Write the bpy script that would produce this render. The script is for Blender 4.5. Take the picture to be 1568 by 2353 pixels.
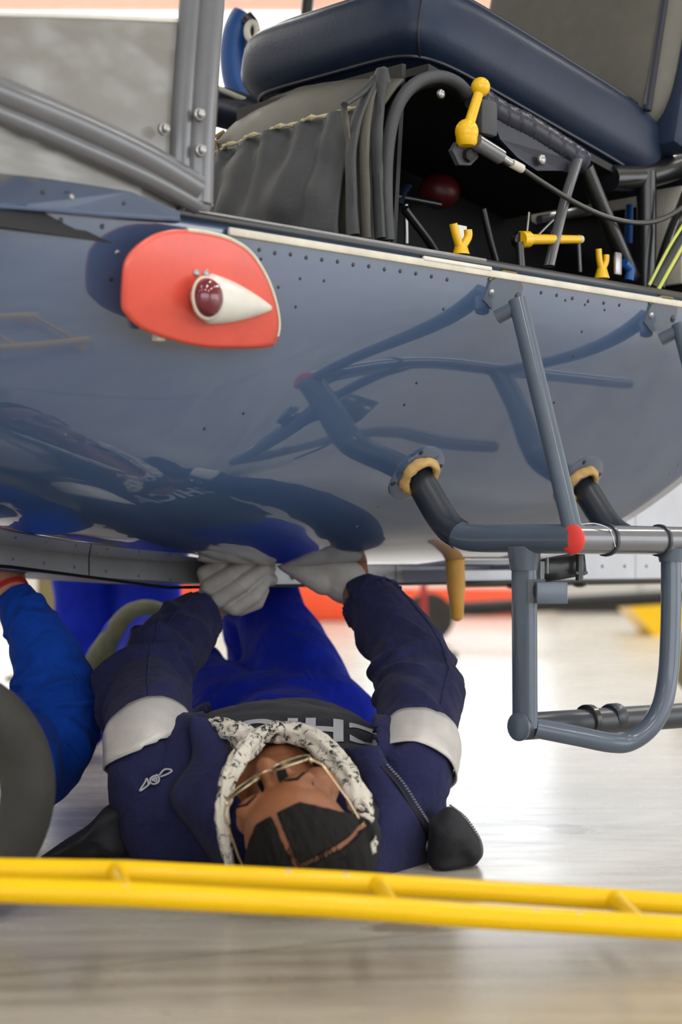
import bpy, bmesh, math, random
from mathutils import Vector, Matrix, noise
from mathutils.bvhtree import BVHTree

for o in list(bpy.data.objects):
    bpy.data.objects.remove(o)
SC = bpy.context.scene
COL = SC.collection
random.seed(7)
V = Vector
PI = math.pi

# ------------------------------------------------------------------ camera
F = 4200.0          # focal length in pixels of the 1568 x 2353 frame
HC = 0.41           # lens height
HY = 1280.0         # horizon row
cam = bpy.data.cameras.new('camera')
cam.sensor_fit = 'VERTICAL'
cam.sensor_height = 36.0
cam.sensor_width = 24.0
cam.lens = 36.0 * F / 2353.0
cam.shift_y = (HY - 1176.5) / 2353.0
cam.clip_start = 0.02
cam.dof.use_dof = True
cam.dof.focus_distance = 2.62
cam.dof.aperture_fstop = 3.6
camo = bpy.data.objects.new('camera', cam)
camo.location = (0, 0, HC)
camo.rotation_euler = (PI / 2, 0, 0)
COL.objects.link(camo)
SC.camera = camo

# ------------------------------------------------------------------ exposure, world
SC.view_settings.view_transform = 'Standard'
SC.view_settings.look = 'None'
SC.view_settings.gamma = 1.0
SC.view_settings.use_curve_mapping = False
SC.view_settings.exposure = 0.25
w = bpy.data.worlds.new('world')
SC.world = w
w.use_nodes = True
bg = w.node_tree.nodes['Background']
bg.inputs[0].default_value = (0.93, 0.96, 1.0, 1)
bg.inputs[1].default_value = 2.6

# hangar dimensions
XL, XR, YF, YB, ZT = -9.0, 10.0, -9.0, 14.0, 6.5
LAMP_POWER = 60.0
LAMPS = [(x, y) for x in (-6.0, -2.0, 2.0, 6.0) for y in (-5.0, -1.0, 3.4, 7.2, 11.2)]
for (x, y) in LAMPS:
    l = bpy.data.lights.new('lamp_light', 'AREA')
    l.shape = 'RECTANGLE'
    l.size = 0.5
    l.size_y = 1.9
    l.energy = LAMP_POWER * (1.2 if y > 5 else 0.7 if y > 3 else 1.0 if x > 0 else 0.5)
    l.color = (1.0, 0.955, 0.89)
    lo = bpy.data.objects.new('lamp_light', l)
    lo.location = (x, y, ZT - 0.43)
    COL.objects.link(lo)

# ------------------------------------------------------------------ helpers
def at(px, py, D):
    return V(((px - 784.0) * D / F, D, HC - (py - HY) * D / F))

def C(r, g, b):
    f = lambda v: (v / 255 / 12.92) if v / 255 <= 0.04045 else ((v / 255 + 0.055) / 1.055) ** 2.4
    return (f(r), f(g), f(b), 1.0)

def mat(name, col, rough=0.5, metal=0.0, coat=0.0, coat_rough=0.05, var=0.0, vscale=8.0, bump=0.0, bscale=60.0,
        sheen=0.0, bump2=0.0, spec=0.5, rvar=0.0, col2=None, trans=0.0, sss=0.0, aniso=None):
    m = bpy.data.materials.new(name)
    m.use_nodes = True
    nt = m.node_tree
    b = nt.nodes['Principled BSDF']
    b.inputs['Base Color'].default_value = col
    b.inputs['Roughness'].default_value = rough
    b.inputs['Metallic'].default_value = metal
    b.inputs['Coat Weight'].default_value = coat
    b.inputs['Coat Roughness'].default_value = coat_rough
    b.inputs['Specular IOR Level'].default_value = spec
    b.inputs['Transmission Weight'].default_value = trans
    if sheen:
        b.inputs['Sheen Weight'].default_value = sheen
        b.inputs['Sheen Roughness'].default_value = 0.5
    if sss:
        b.inputs['Subsurface Weight'].default_value = sss
        b.inputs['Subsurface Radius'].default_value = (0.01, 0.004, 0.002)
        b.inputs['Subsurface Scale'].default_value = 1.0
    tc = nt.nodes.new('ShaderNodeTexCoord')
    vec = tc.outputs['Object']
    if aniso:
        mp = nt.nodes.new('ShaderNodeMapping')
        mp.inputs['Scale'].default_value = aniso
        nt.links.new(vec, mp.inputs['Vector'])
        vec = mp.outputs[0]
    if var or col2:
        n = nt.nodes.new('ShaderNodeTexNoise')
        n.inputs['Scale'].default_value = vscale
        n.inputs['Detail'].default_value = 6
        n.inputs['Roughness'].default_value = 0.65
        nt.links.new(vec, n.inputs['Vector'])
        mx = nt.nodes.new('ShaderNodeMix')
        mx.data_type = 'RGBA'
        c2 = col2 if col2 else tuple(min(1, c * (1 + var)) for c in col[:3]) + (1,)
        c1 = col if col2 else tuple(c * (1 - var) for c in col[:3]) + (1,)
        mx.inputs[6].default_value = c1
        mx.inputs[7].default_value = c2
        cr = nt.nodes.new('ShaderNodeMapRange')
        cr.inputs[1].default_value = 0.35
        cr.inputs[2].default_value = 0.65
        nt.links.new(n.outputs[0], cr.inputs[0])
        nt.links.new(cr.outputs[0], mx.inputs[0])
        nt.links.new(mx.outputs[2], b.inputs['Base Color'])
        if rvar:
            rr = nt.nodes.new('ShaderNodeMapRange')
            rr.inputs[3].default_value = max(0, rough - rvar)
            rr.inputs[4].default_value = rough + rvar
            nt.links.new(cr.outputs[0], rr.inputs[0])
            nt.links.new(rr.outputs[0], b.inputs['Roughness'])
    if bump:
        n2 = nt.nodes.new('ShaderNodeTexNoise')
        n2.inputs['Scale'].default_value = bscale
        n2.inputs['Detail'].default_value = 4
        nt.links.new(vec, n2.inputs['Vector'])
        bp = nt.nodes.new('ShaderNodeBump')
        bp.inputs['Strength'].default_value = bump
        bp.inputs['Distance'].default_value = 0.004
        nt.links.new(n2.outputs[0], bp.inputs['Height'])
        nt.links.new(bp.outputs[0], b.inputs['Normal'])
        if bump2:
            n3 = nt.nodes.new('ShaderNodeTexNoise')
            n3.inputs['Scale'].default_value = 22
            n3.inputs['Detail'].default_value = 3
            n3.inputs['Distortion'].default_value = 0.8
            nt.links.new(vec, n3.inputs['Vector'])
            b3_ = nt.nodes.new('ShaderNodeBump')
            b3_.inputs['Strength'].default_value = bump2
            b3_.inputs['Distance'].default_value = 0.012
            nt.links.new(n3.outputs[0], b3_.inputs['Height'])
            nt.links.new(b3_.outputs[0], bp.inputs['Normal'])
    return m

def catmull(pts, n=8):
    """smooth curve through points (tuples of any length)"""
    pts = [tuple(p) for p in pts]
    out = []
    k = len(pts[0])
    for i in range(len(pts) - 1):
        p0 = pts[i - 1] if i else tuple(2 * a - b for a, b in zip(pts[0], pts[1]))
        p1, p2 = pts[i], pts[i + 1]
        p3 = pts[i + 2] if i + 2 < len(pts) else tuple(2 * a - b for a, b in zip(p2, p1))
        for j in range(n):
            u = j / n
            out.append(tuple(0.5 * (2 * p1[c] + (p2[c] - p0[c]) * u + (2 * p0[c] - 5 * p1[c] + 4 * p2[c] - p3[c]) * u * u
                                    + (3 * p1[c] - p0[c] - 3 * p2[c] + p3[c]) * u ** 3) for c in range(k)))
    out.append(pts[-1])
    return out

def frames(path, up=None):
    path = [V(p) for p in path]
    n = len(path)
    T = []
    for i in range(n):
        a = path[max(0, i - 1)]
        b = path[min(n - 1, i + 1)]
        T.append((b - a).normalized())
    u0 = V(up) if up else (V((0, 0, 1)) if abs(T[0].z) < 0.9 else V((1, 0, 0)))
    N = [(u0 - T[0] * u0.dot(T[0])).normalized()]
    for i in range(1, n):
        v = N[-1] - T[i] * N[-1].dot(T[i])
        N.append(v.normalized())
    return path, T, N, [T[i].cross(N[i]) for i in range(n)]

class MB:
    def __init__(s):
        s.v = []
        s.f = []
        s.mi = []
    def add(s, vs, fs, mi=0):
        o = len(s.v)
        s.v += [V(p) for p in vs]
        s.f += [tuple(i + o for i in f) for f in fs]
        s.mi += [mi] * len(fs)
        return s
    def box(s, c, ax, ay, az, bev=0.0, mi=0):
        """ax, ay, az: half-axis vectors; bevelled edges when bev > 0"""
        c, ax, ay, az = V(c), V(ax), V(ay), V(az)
        if bev <= 0:
            vs = [c + ax * i + ay * j + az * k for i in (-1, 1) for j in (-1, 1) for k in (-1, 1)]
            return s.add(vs, [(0, 1, 3, 2), (4, 6, 7, 5), (0, 4, 5, 1), (2, 3, 7, 6), (0, 2, 6, 4), (1, 5, 7, 3)], mi)
        bm = bmesh.new()
        bmesh.ops.create_cube(bm, size=2)
        lx, ly, lz = ax.length, ay.length, az.length
        for v in bm.verts:
            v.co = V((v.co.x * lx, v.co.y * ly, v.co.z * lz))
        bmesh.ops.bevel(bm, geom=bm.edges[:], offset=min(bev, lx * .9, ly * .9, lz * .9), segments=2, affect='EDGES', profile=0.5)
        ux, uy, uz = ax.normalized(), ay.normalized(), az.normalized()
        bm.verts.index_update()
        vs = [c + ux * v.co.x + uy * v.co.y + uz * v.co.z for v in bm.verts]
        fs = [tuple(v.index for v in f.verts) for f in bm.faces]
        bm.free()
        return s.add(vs, fs, mi)
    def wbox(s, x0, x1, y0, y1, z0, z1, bev=0.0):
        return s.box(((x0 + x1) / 2, (y0 + y1) / 2, (z0 + z1) / 2), ((x1 - x0) / 2, 0, 0), (0, (y1 - y0) / 2, 0), (0, 0, (z1 - z0) / 2), bev)
    def tube(s, path, r, seg=14, caps=True, flat=1.0, up=None, mod=None, mi=0):
        """r: number or list; flat scales the binormal; mod(u, a) -> radius factor"""
        path, T, N, B = frames(path, up)
        n = len(path)
        rr = r if isinstance(r, (list, tuple)) else [r] * n
        vs, fs = [], []
        for i in range(n):
            for j in range(seg):
                a = 2 * PI * j / seg
                q = rr[i] * (mod(i / (n - 1), a) if mod else 1)
                vs.append(path[i] + N[i] * (math.cos(a) * q) + B[i] * (math.sin(a) * q * flat))
        for i in range(n - 1):
            for j in range(seg):
                k = (j + 1) % seg
                fs.append((i * seg + j, i * seg + k, (i + 1) * seg + k, (i + 1) * seg + j))
        if caps:
            fs.append(tuple(range(seg - 1, -1, -1)))
            fs.append(tuple((n - 1) * seg + j for j in range(seg)))
        return s.add(vs, fs, mi)
    def lathe(s, o, axis, prof, seg=24, ref=None, mi=0, sx=1.0, sy=1.0):
        """prof: list of (radius, height along axis)"""
        o, axis = V(o), V(axis).normalized()
        u = V(ref) if ref else (V((0, 0, 1)) if abs(axis.z) < 0.9 else V((1, 0, 0)))
        u = (u - axis * u.dot(axis)).normalized()
        b = axis.cross(u)
        vs, fs = [], []
        for (r, h) in prof:
            for j in range(seg):
                a = 2 * PI * j / seg
                vs.append(o + axis * h + u * (r * sx * math.cos(a)) + b * (r * sy * math.sin(a)))
        for i in range(len(prof) - 1):
            for j in range(seg):
                k = (j + 1) % seg
                fs.append((i * seg + j, i * seg + k, (i + 1) * seg + k, (i + 1) * seg + j))
        fs.append(tuple(range(seg - 1, -1, -1)))
        fs.append(tuple((len(prof) - 1) * seg + j for j in range(seg)))
        return s.add(vs, fs, mi)
    def capsule(s, a, b, ra, rb, seg=16, rings=6, flat=1.0, up=None):
        a, b = V(a), V(b)
        d = (b - a)
        L = d.length
        ax = d.normalized() if L > 1e-6 else V((0, 0, 1))
        prof = []
        for i in range(rings + 1):
            t = -PI / 2 + (PI / 2) * i / rings
            prof.append((max(1e-4, ra * math.cos(t)), ra * math.sin(t)))
        for i in range(rings + 1):
            t = (PI / 2) * i / rings
            prof.append((max(1e-4, rb * math.cos(t)), L + rb * math.sin(t)))
        return s.lathe(a, ax, prof, seg, ref=up, sy=flat)
    def ell(s, c, rx, ry, rz, M=None, seg=24, rings=14):
        """ellipsoid with radii along the columns of M"""
        c = V(c)
        M = M or Matrix.Identity(3)
        vs, fs = [], []
        for i in range(rings + 1):
            t = -PI / 2 + PI * i / rings
            for j in range(seg):
                a = 2 * PI * j / seg
                vs.append(c + M @ V((rx * max(1e-3, math.cos(t)) * math.cos(a), ry * max(1e-3, math.cos(t)) * math.sin(a), rz * math.sin(t))))
        for i in range(rings):
            for j in range(seg):
                k = (j + 1) % seg
                fs.append((i * seg + j, i * seg + k, (i + 1) * seg + k, (i + 1) * seg + j))
        fs.append(tuple(range(seg - 1, -1, -1)))
        fs.append(tuple(rings * seg + j for j in range(seg)))
        return s.add(vs, fs)
    def sphere(s, c, r):
        return s.ell(c, r, r, r, seg=18, rings=10)
    def grid(s, rows, closed=False, mi=0):
        n, m = len(rows), len(rows[0])
        vs = [p for r in rows for p in r]
        fs = []
        for i in range(n - 1):
            for j in range(m if closed else m - 1):
                k = (j + 1) % m
                fs.append((i * m + j, i * m + k, (i + 1) * m + k, (i + 1) * m + j))
        return s.add(vs, fs, mi)
    def slab(s, front, thick, mi=0):
        """closed polygon 'front' (list of points) extruded by vector thick"""
        n = len(front)
        thick = V(thick)
        vs = [V(p) for p in front] + [V(p) + thick for p in front]
        fs = [tuple(range(n)), tuple(range(2 * n - 1, n - 1, -1))]
        for i in range(n):
            k = (i + 1) % n
            fs.append((i, k, n + k, n + i)[::-1])
        return s.add(vs, fs, mi)
    def mesh(s, name):
        me = bpy.data.meshes.new(name)
        me.from_pydata([tuple(v) for v in s.v], [], s.f)
        me.update()
        return me

WORLD = {}       # object name -> world location (all parents only translate)

def wl(o):
    return WORLD.get(o.name, V((0, 0, 0)))

def finish_mesh(me, mats, smooth=True, angle=40, mi=None, recalc=True):
    bm = bmesh.new()
    bm.from_mesh(me)
    if recalc:
        bmesh.ops.recalc_face_normals(bm, faces=bm.faces[:])
    bm.to_mesh(me)
    bm.free()
    for m in (mats if isinstance(mats, (list, tuple)) else [mats]):
        me.materials.append(m)
    if mi:
        for p, i in zip(me.polygons, mi):
            p.material_index = i
    if smooth:
        me.polygons.foreach_set('use_smooth', [True] * len(me.polygons))
        if angle and angle < 179:
            me.set_sharp_from_angle(angle=math.radians(angle))
    me.update()

def tag(o, label=None, cat=None, group=None, kind=None):
    if label: o['label'] = label
    if cat: o['category'] = cat
    if group: o['group'] = group
    if kind: o['kind'] = kind
    return o

def link(name, me, parent=None, origin=None):
    """world-space mesh -> object with a sensible origin"""
    o = bpy.data.objects.new(name, me)
    COL.objects.link(o)
    if parent is not None:
        L = wl(parent)
        me.transform(Matrix.Translation(-L))
        o.parent = parent
        WORLD[o.name] = L.copy()
    else:
        if origin is None:
            xs = [v.co for v in me.vertices]
            origin = V(((min(p.x for p in xs) + max(p.x for p in xs)) / 2, (min(p.y for p in xs) + max(p.y for p in xs)) / 2, min(p.z for p in xs)))
        origin = V(origin)
        me.transform(Matrix.Translation(-origin))
        o.location = origin
        WORLD[o.name] = origin
    return o

def obj(name, mb, m, parent=None, smooth=True, angle=40, label=None, cat=None, group=None, kind=None, origin=None, recalc=True):
    me = mb if isinstance(mb, bpy.types.Mesh) else mb.mesh(name)
    mi = None if isinstance(mb, bpy.types.Mesh) else (mb.mi if any(mb.mi) else None)
    finish_mesh(me, m, smooth, angle, mi, recalc)
    return tag(link(name, me, parent, origin), label, cat, group, kind)

def empty(name, loc, label=None, cat=None, group=None, parent=None):
    o = bpy.data.objects.new(name, None)
    COL.objects.link(o)
    o.empty_display_size = 0.1
    if parent is not None:
        o.parent = parent
        o.location = V(loc) - wl(parent)
    else:
        o.location = loc
    WORLD[o.name] = V(loc)
    return tag(o, label, cat, group)

def remesh(mb, voxel, smooth=4, factor=0.5):
    me = mb.mesh('tmp')
    bm = bmesh.new(); bm.from_mesh(me)
    bmesh.ops.recalc_face_normals(bm, faces=bm.faces[:])
    bm.to_mesh(me); bm.free()
    o = bpy.data.objects.new('tmp', me)
    COL.objects.link(o)
    r = o.modifiers.new('r', 'REMESH')
    r.mode = 'VOXEL'
    r.voxel_size = voxel
    if smooth:
        sm = o.modifiers.new('s', 'SMOOTH')
        sm.iterations = smooth
        sm.factor = factor
    dg = bpy.context.evaluated_depsgraph_get()
    out = bpy.data.meshes.new_from_object(o.evaluated_get(dg))
    bpy.data.objects.remove(o)
    bpy.data.meshes.remove(me)
    return out

def bvh(me):
    return BVHTree.FromPolygons([v.co.copy() for v in me.vertices], [tuple(p.vertices) for p in me.polygons])

CAM = V((0, 0, HC))
def cast(tree, px, py, fallback=2.5, lift=0.0):
    d = (at(px, py, 1.0) - CAM).normalized()
    h = tree.ray_cast(CAM, d)
    if h[0] is None:
        return at(px, py, fallback), V((0, -1, 0))
    n = h[1] if h[1].dot(d) < 0 else -h[1]
    return h[0] + n * lift, n

def displace(me, fn):
    me.update()
    ns = [v.normal.copy() for v in me.vertices]
    for v, n in zip(me.vertices, ns):
        v.co += n * fn(v.co, n)
    me.update()

def fbm(p, sc, oct=3):
    s, a = 0.0, 1.0
    q = V(p) * sc
    for _ in range(oct):
        s += a * noise.noise(q)
        q = q * 2.03
        a *= 0.5
    return s

# ------------------------------------------------------------------ materials
M = {}
M['wall'] = mat('wall_paint', C(226, 222, 214), 0.7, var=0.04, vscale=0.8)
M['ceil'] = mat('ceiling_sheet', C(206, 206, 204), 0.6, var=0.03)
M['red_wall'] = mat('red_wall_paint', C(234, 188, 170), 0.6, var=0.05)
M['lampbody'] = mat('lamp_body', C(190, 190, 190), 0.4, metal=0.6)
M['heli'] = mat('slate_blue_paint', C(64, 88, 124), 0.3, coat=1.0, coat_rough=0.035, var=0.05, vscale=5, spec=0.4)
M['heli'].node_tree.nodes['Principled BSDF'].inputs['Coat IOR'].default_value = 2.0
M['frame'] = mat('frame_grey_paint', C(104, 106, 112), 0.25, coat=0.8, coat_rough=0.1, var=0.08, vscale=14, bump=0.02, bscale=150)
M['step'] = mat('step_blue_grey_paint', C(86, 99, 116), 0.32, coat=0.6, coat_rough=0.12, var=0.07, vscale=12)
M['dark_step'] = mat('dark_rubber_sleeve', C(42, 48, 58), 0.4, coat=0.3, coat_rough=0.2, var=0.1)
M['silver'] = mat('bare_silver_skin', C(196, 198, 204), 0.38, metal=0.35, var=0.06, vscale=6)
M['belly_grey'] = mat('belly_grey', C(132, 134, 140), 0.45, metal=0.2, var=0.1, vscale=10)
M['black'] = mat('matt_black', C(20, 20, 22), 0.55, var=0.2, vscale=12)
M['blackgloss'] = mat('black_paint', C(26, 27, 30), 0.3, coat=0.3)
M['white'] = mat('white_paint', C(232, 230, 222), 0.35, coat=0.3, var=0.05, vscale=20)
M['cream'] = mat('cream_strip', C(224, 218, 202), 0.45, var=0.1, vscale=25)
M['metal'] = mat('worn_steel', C(170, 170, 172), 0.3, metal=0.9, var=0.12, vscale=30)
M['red_plate'] = mat('coral_red_paint', C(236, 92, 76), 0.35, coat=0.4, coat_rough=0.15, var=0.07, vscale=14)
M['red_cap'] = mat('red_end_cap', C(242, 72, 66), 0.5)
M['lens'] = mat('red_glass_lens', (0.22, 0.005, 0.03, 1), 0.08, coat=1.0, trans=0.35)
M['seat'] = mat('navy_leatherette', C(34, 47, 70), 0.4, spec=0.3, coat=0.05, coat_rough=0.25, var=0.12, vscale=9, bump=0.12, bscale=220)
M['seat_dark'] = mat('navy_piping', C(34, 38, 54), 0.35)
M['back'] = mat('grey_backrest_cloth', C(104, 102, 95), 0.75, var=0.06, vscale=30, bump=0.1, bscale=300)
M['skirt'] = mat('grey_canvas_cover', C(96, 94, 86), 0.6, var=0.12, vscale=10, bump=0.15, bscale=180)
M['pocket'] = mat('dark_canvas_pocket', C(70, 72, 76), 0.6, var=0.15, vscale=12, bump=0.15, bscale=180)
M['thread'] = mat('pale_stitching', C(196, 186, 150), 0.8)
M['olive_edge'] = mat('frayed_olive_edge', C(150, 132, 84), 0.8, var=0.25, vscale=40)
M['yellow'] = mat('yellow_lever', C(250, 196, 8), 0.35, coat=0.4, coat_rough=0.1, var=0.04)
M['rail'] = mat('yellow_rail_paint', C(252, 202, 0), 0.38, spec=0.2, coat=0.25, coat_rough=0.08, var=0.04, vscale=9)
M['chip'] = mat('chipped_metal', C(190, 188, 180), 0.4, metal=0.5)
M['blue'] = mat('blue_pad', C(24, 84, 158), 0.4, var=0.08)
M['lime'] = mat('lime_stripe', C(204, 214, 104), 0.5)
M['amber'] = mat('amber_rubber', C(222, 166, 72), 0.35, var=0.1, vscale=30, sss=0.2)
M['tan'] = mat('tan_leather_boot', C(206, 170, 104), 0.6, var=0.2, vscale=45, bump=0.3, bscale=120)
M['khaki'] = mat('khaki_paint', C(140, 130, 92), 0.6, var=0.08)
M['tyre'] = mat('black_tyre_rubber', C(44, 43, 40), 0.72, var=0.22, vscale=16, bump=0.2, bscale=140)
M['orange'] = mat('orange_red_plastic', C(240, 84, 40), 0.5, var=0.05)
M['navy'] = mat('navy_work_jacket', C(34, 36, 76), 0.85, bump2=0.7, var=0.14, vscale=16, bump=0.35, bscale=420, sheen=0.05, spec=0.25)
M['sweater'] = mat('dark_navy_sweatshirt', C(24, 24, 38), 0.9, var=0.1, bump=0.3, bscale=400, sheen=0.1)
M['letter'] = mat('grey_print', C(178, 178, 184), 0.7, var=0.05, vscale=30)
M['royal'] = mat('royal_blue_drill', C(8, 36, 168), 0.85, bump2=0.7, var=0.14, vscale=12, bump=0.3, bscale=380, sheen=0.03, spec=0.2)
M['royal2'] = mat('mid_blue_overall', C(10, 66, 168), 0.85, bump2=0.7, var=0.14, vscale=12, bump=0.3, bscale=380, sheen=0.03, spec=0.2)
M['reflect'] = mat('silver_reflective_tape', C(206, 202, 198), 0.4, metal=0.15, var=0.06, vscale=40, bump=0.15, bscale=250)
M['skin'] = mat('brown_skin', C(140, 88, 56), 0.48, var=0.08, vscale=25, sss=0.12, bump=0.05, bscale=500)
M['lips'] = mat('lips', C(150, 82, 72), 0.42, sss=0.1)
M['skin2'] = mat('light_brown_skin', C(196, 142, 112), 0.5, var=0.06, vscale=25, sss=0.12)
M['hair'] = mat('black_hair', C(15, 13, 12), 0.75, spec=0.25, var=0.3, vscale=60, bump=0.6, bscale=260, aniso=(1, 1, 0.25))
M['glove'] = mat('grey_knit_glove', C(176, 172, 168), 0.85, var=0.08, vscale=40, bump=0.3, bscale=500)
M['gold'] = mat('pale_gold_wire', C(206, 186, 150), 0.25, metal=0.9)
M['lensdark'] = mat('spectacle_lens', (0.6, 0.6, 0.66, 1), 0.03, trans=0.9, coat=0.5)
M['boot'] = mat('brown_boot', C(58, 44, 36), 0.55, var=0.15)
M['redstring'] = mat('red_string', C(196, 30, 34), 0.7)
M['coat'] = mat('black_coat_lining', C(20, 20, 28), 0.75, var=0.2, bump=0.2, bscale=300)
M['zip'] = mat('zip_metal', C(110, 108, 106), 0.4, metal=0.8)
M['kneepad'] = mat('olive_knee_patch', C(74, 76, 52), 0.8, var=0.2, vscale=30)

def scarf_mat():
    m = mat('white_scarf_black_print', C(214, 208, 196), 0.8, bump=0.3, bscale=300)
    nt = m.node_tree
    b = nt.nodes['Principled BSDF']
    tc = nt.nodes.new('ShaderNodeTexCoord')
    n1 = nt.nodes.new('ShaderNodeTexNoise')
    n1.inputs['Scale'].default_value = 46
    n1.inputs['Detail'].default_value = 5
    n1.inputs['Roughness'].default_value = 0.72
    n1.inputs['Distortion'].default_value = 1.4
    nt.links.new(tc.outputs['Object'], n1.inputs['Vector'])
    r = nt.nodes.new('ShaderNodeValToRGB')
    e = r.color_ramp.elements
    e[0].position = 0.43; e[0].color = C(26, 26, 28)
    e[1].position = 0.475; e[1].color = C(214, 208, 196)
    nt.links.new(n1.outputs[0], r.inputs[0])
    nt.links.new(r.outputs[0], b.inputs['Base Color'])
    return m
M['scarf'] = scarf_mat()

def perspex_mat():
    m = bpy.data.materials.new('scuffed_perspex')
    m.use_nodes = True
    nt = m.node_tree
    b = nt.nodes['Principled BSDF']
    b.inputs['Base Color'].default_value = C(132, 129, 122)
    b.inputs['Roughness'].default_value = 0.18
    tr = nt.nodes.new('ShaderNodeBsdfTransparent')
    tr.inputs[0].default_value = (0.86, 0.86, 0.85, 1)
    mx = nt.nodes.new('ShaderNodeMixShader')
    n = nt.nodes.new('ShaderNodeTexNoise')
    n.inputs['Scale'].default_value = 5
    mr = nt.nodes.new('ShaderNodeMapRange')
    mr.inputs[1].default_value = 0.35
    mr.inputs[2].default_value = 0.65
    mr.inputs[3].default_value = 0.72
    mr.inputs[4].default_value = 0.9
    nt.links.new(n.outputs[0], mr.inputs[0])
    nt.links.new(mr.outputs[0], mx.inputs[0])
    nt.links.new(tr.outputs[0], mx.inputs[1])
    nt.links.new(b.outputs[0], mx.inputs[2])
    nt.links.new(mx.outputs[0], nt.nodes['Material Output'].inputs[0])
    return m
M['perspex'] = perspex_mat()

def spec_mat():
    m = bpy.data.materials.new('clear_spectacle_lens')
    m.use_nodes = True
    nt = m.node_tree
    g = nt.nodes.new('ShaderNodeBsdfGlossy')
    g.inputs['Roughness'].default_value = 0.02
    tr = nt.nodes.new('ShaderNodeBsdfTransparent')
    tr.inputs[0].default_value = (0.82, 0.81, 0.86, 1)
    fr = nt.nodes.new('ShaderNodeFresnel')
    mx = nt.nodes.new('ShaderNodeMixShader')
    nt.links.new(fr.outputs[0], mx.inputs[0])
    nt.links.new(tr.outputs[0], mx.inputs[1])
    nt.links.new(g.outputs[0], mx.inputs[2])
    nt.links.new(mx.outputs[0], nt.nodes['Material Output'].inputs[0])
    return m
M['lensdark'] = spec_mat()

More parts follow.
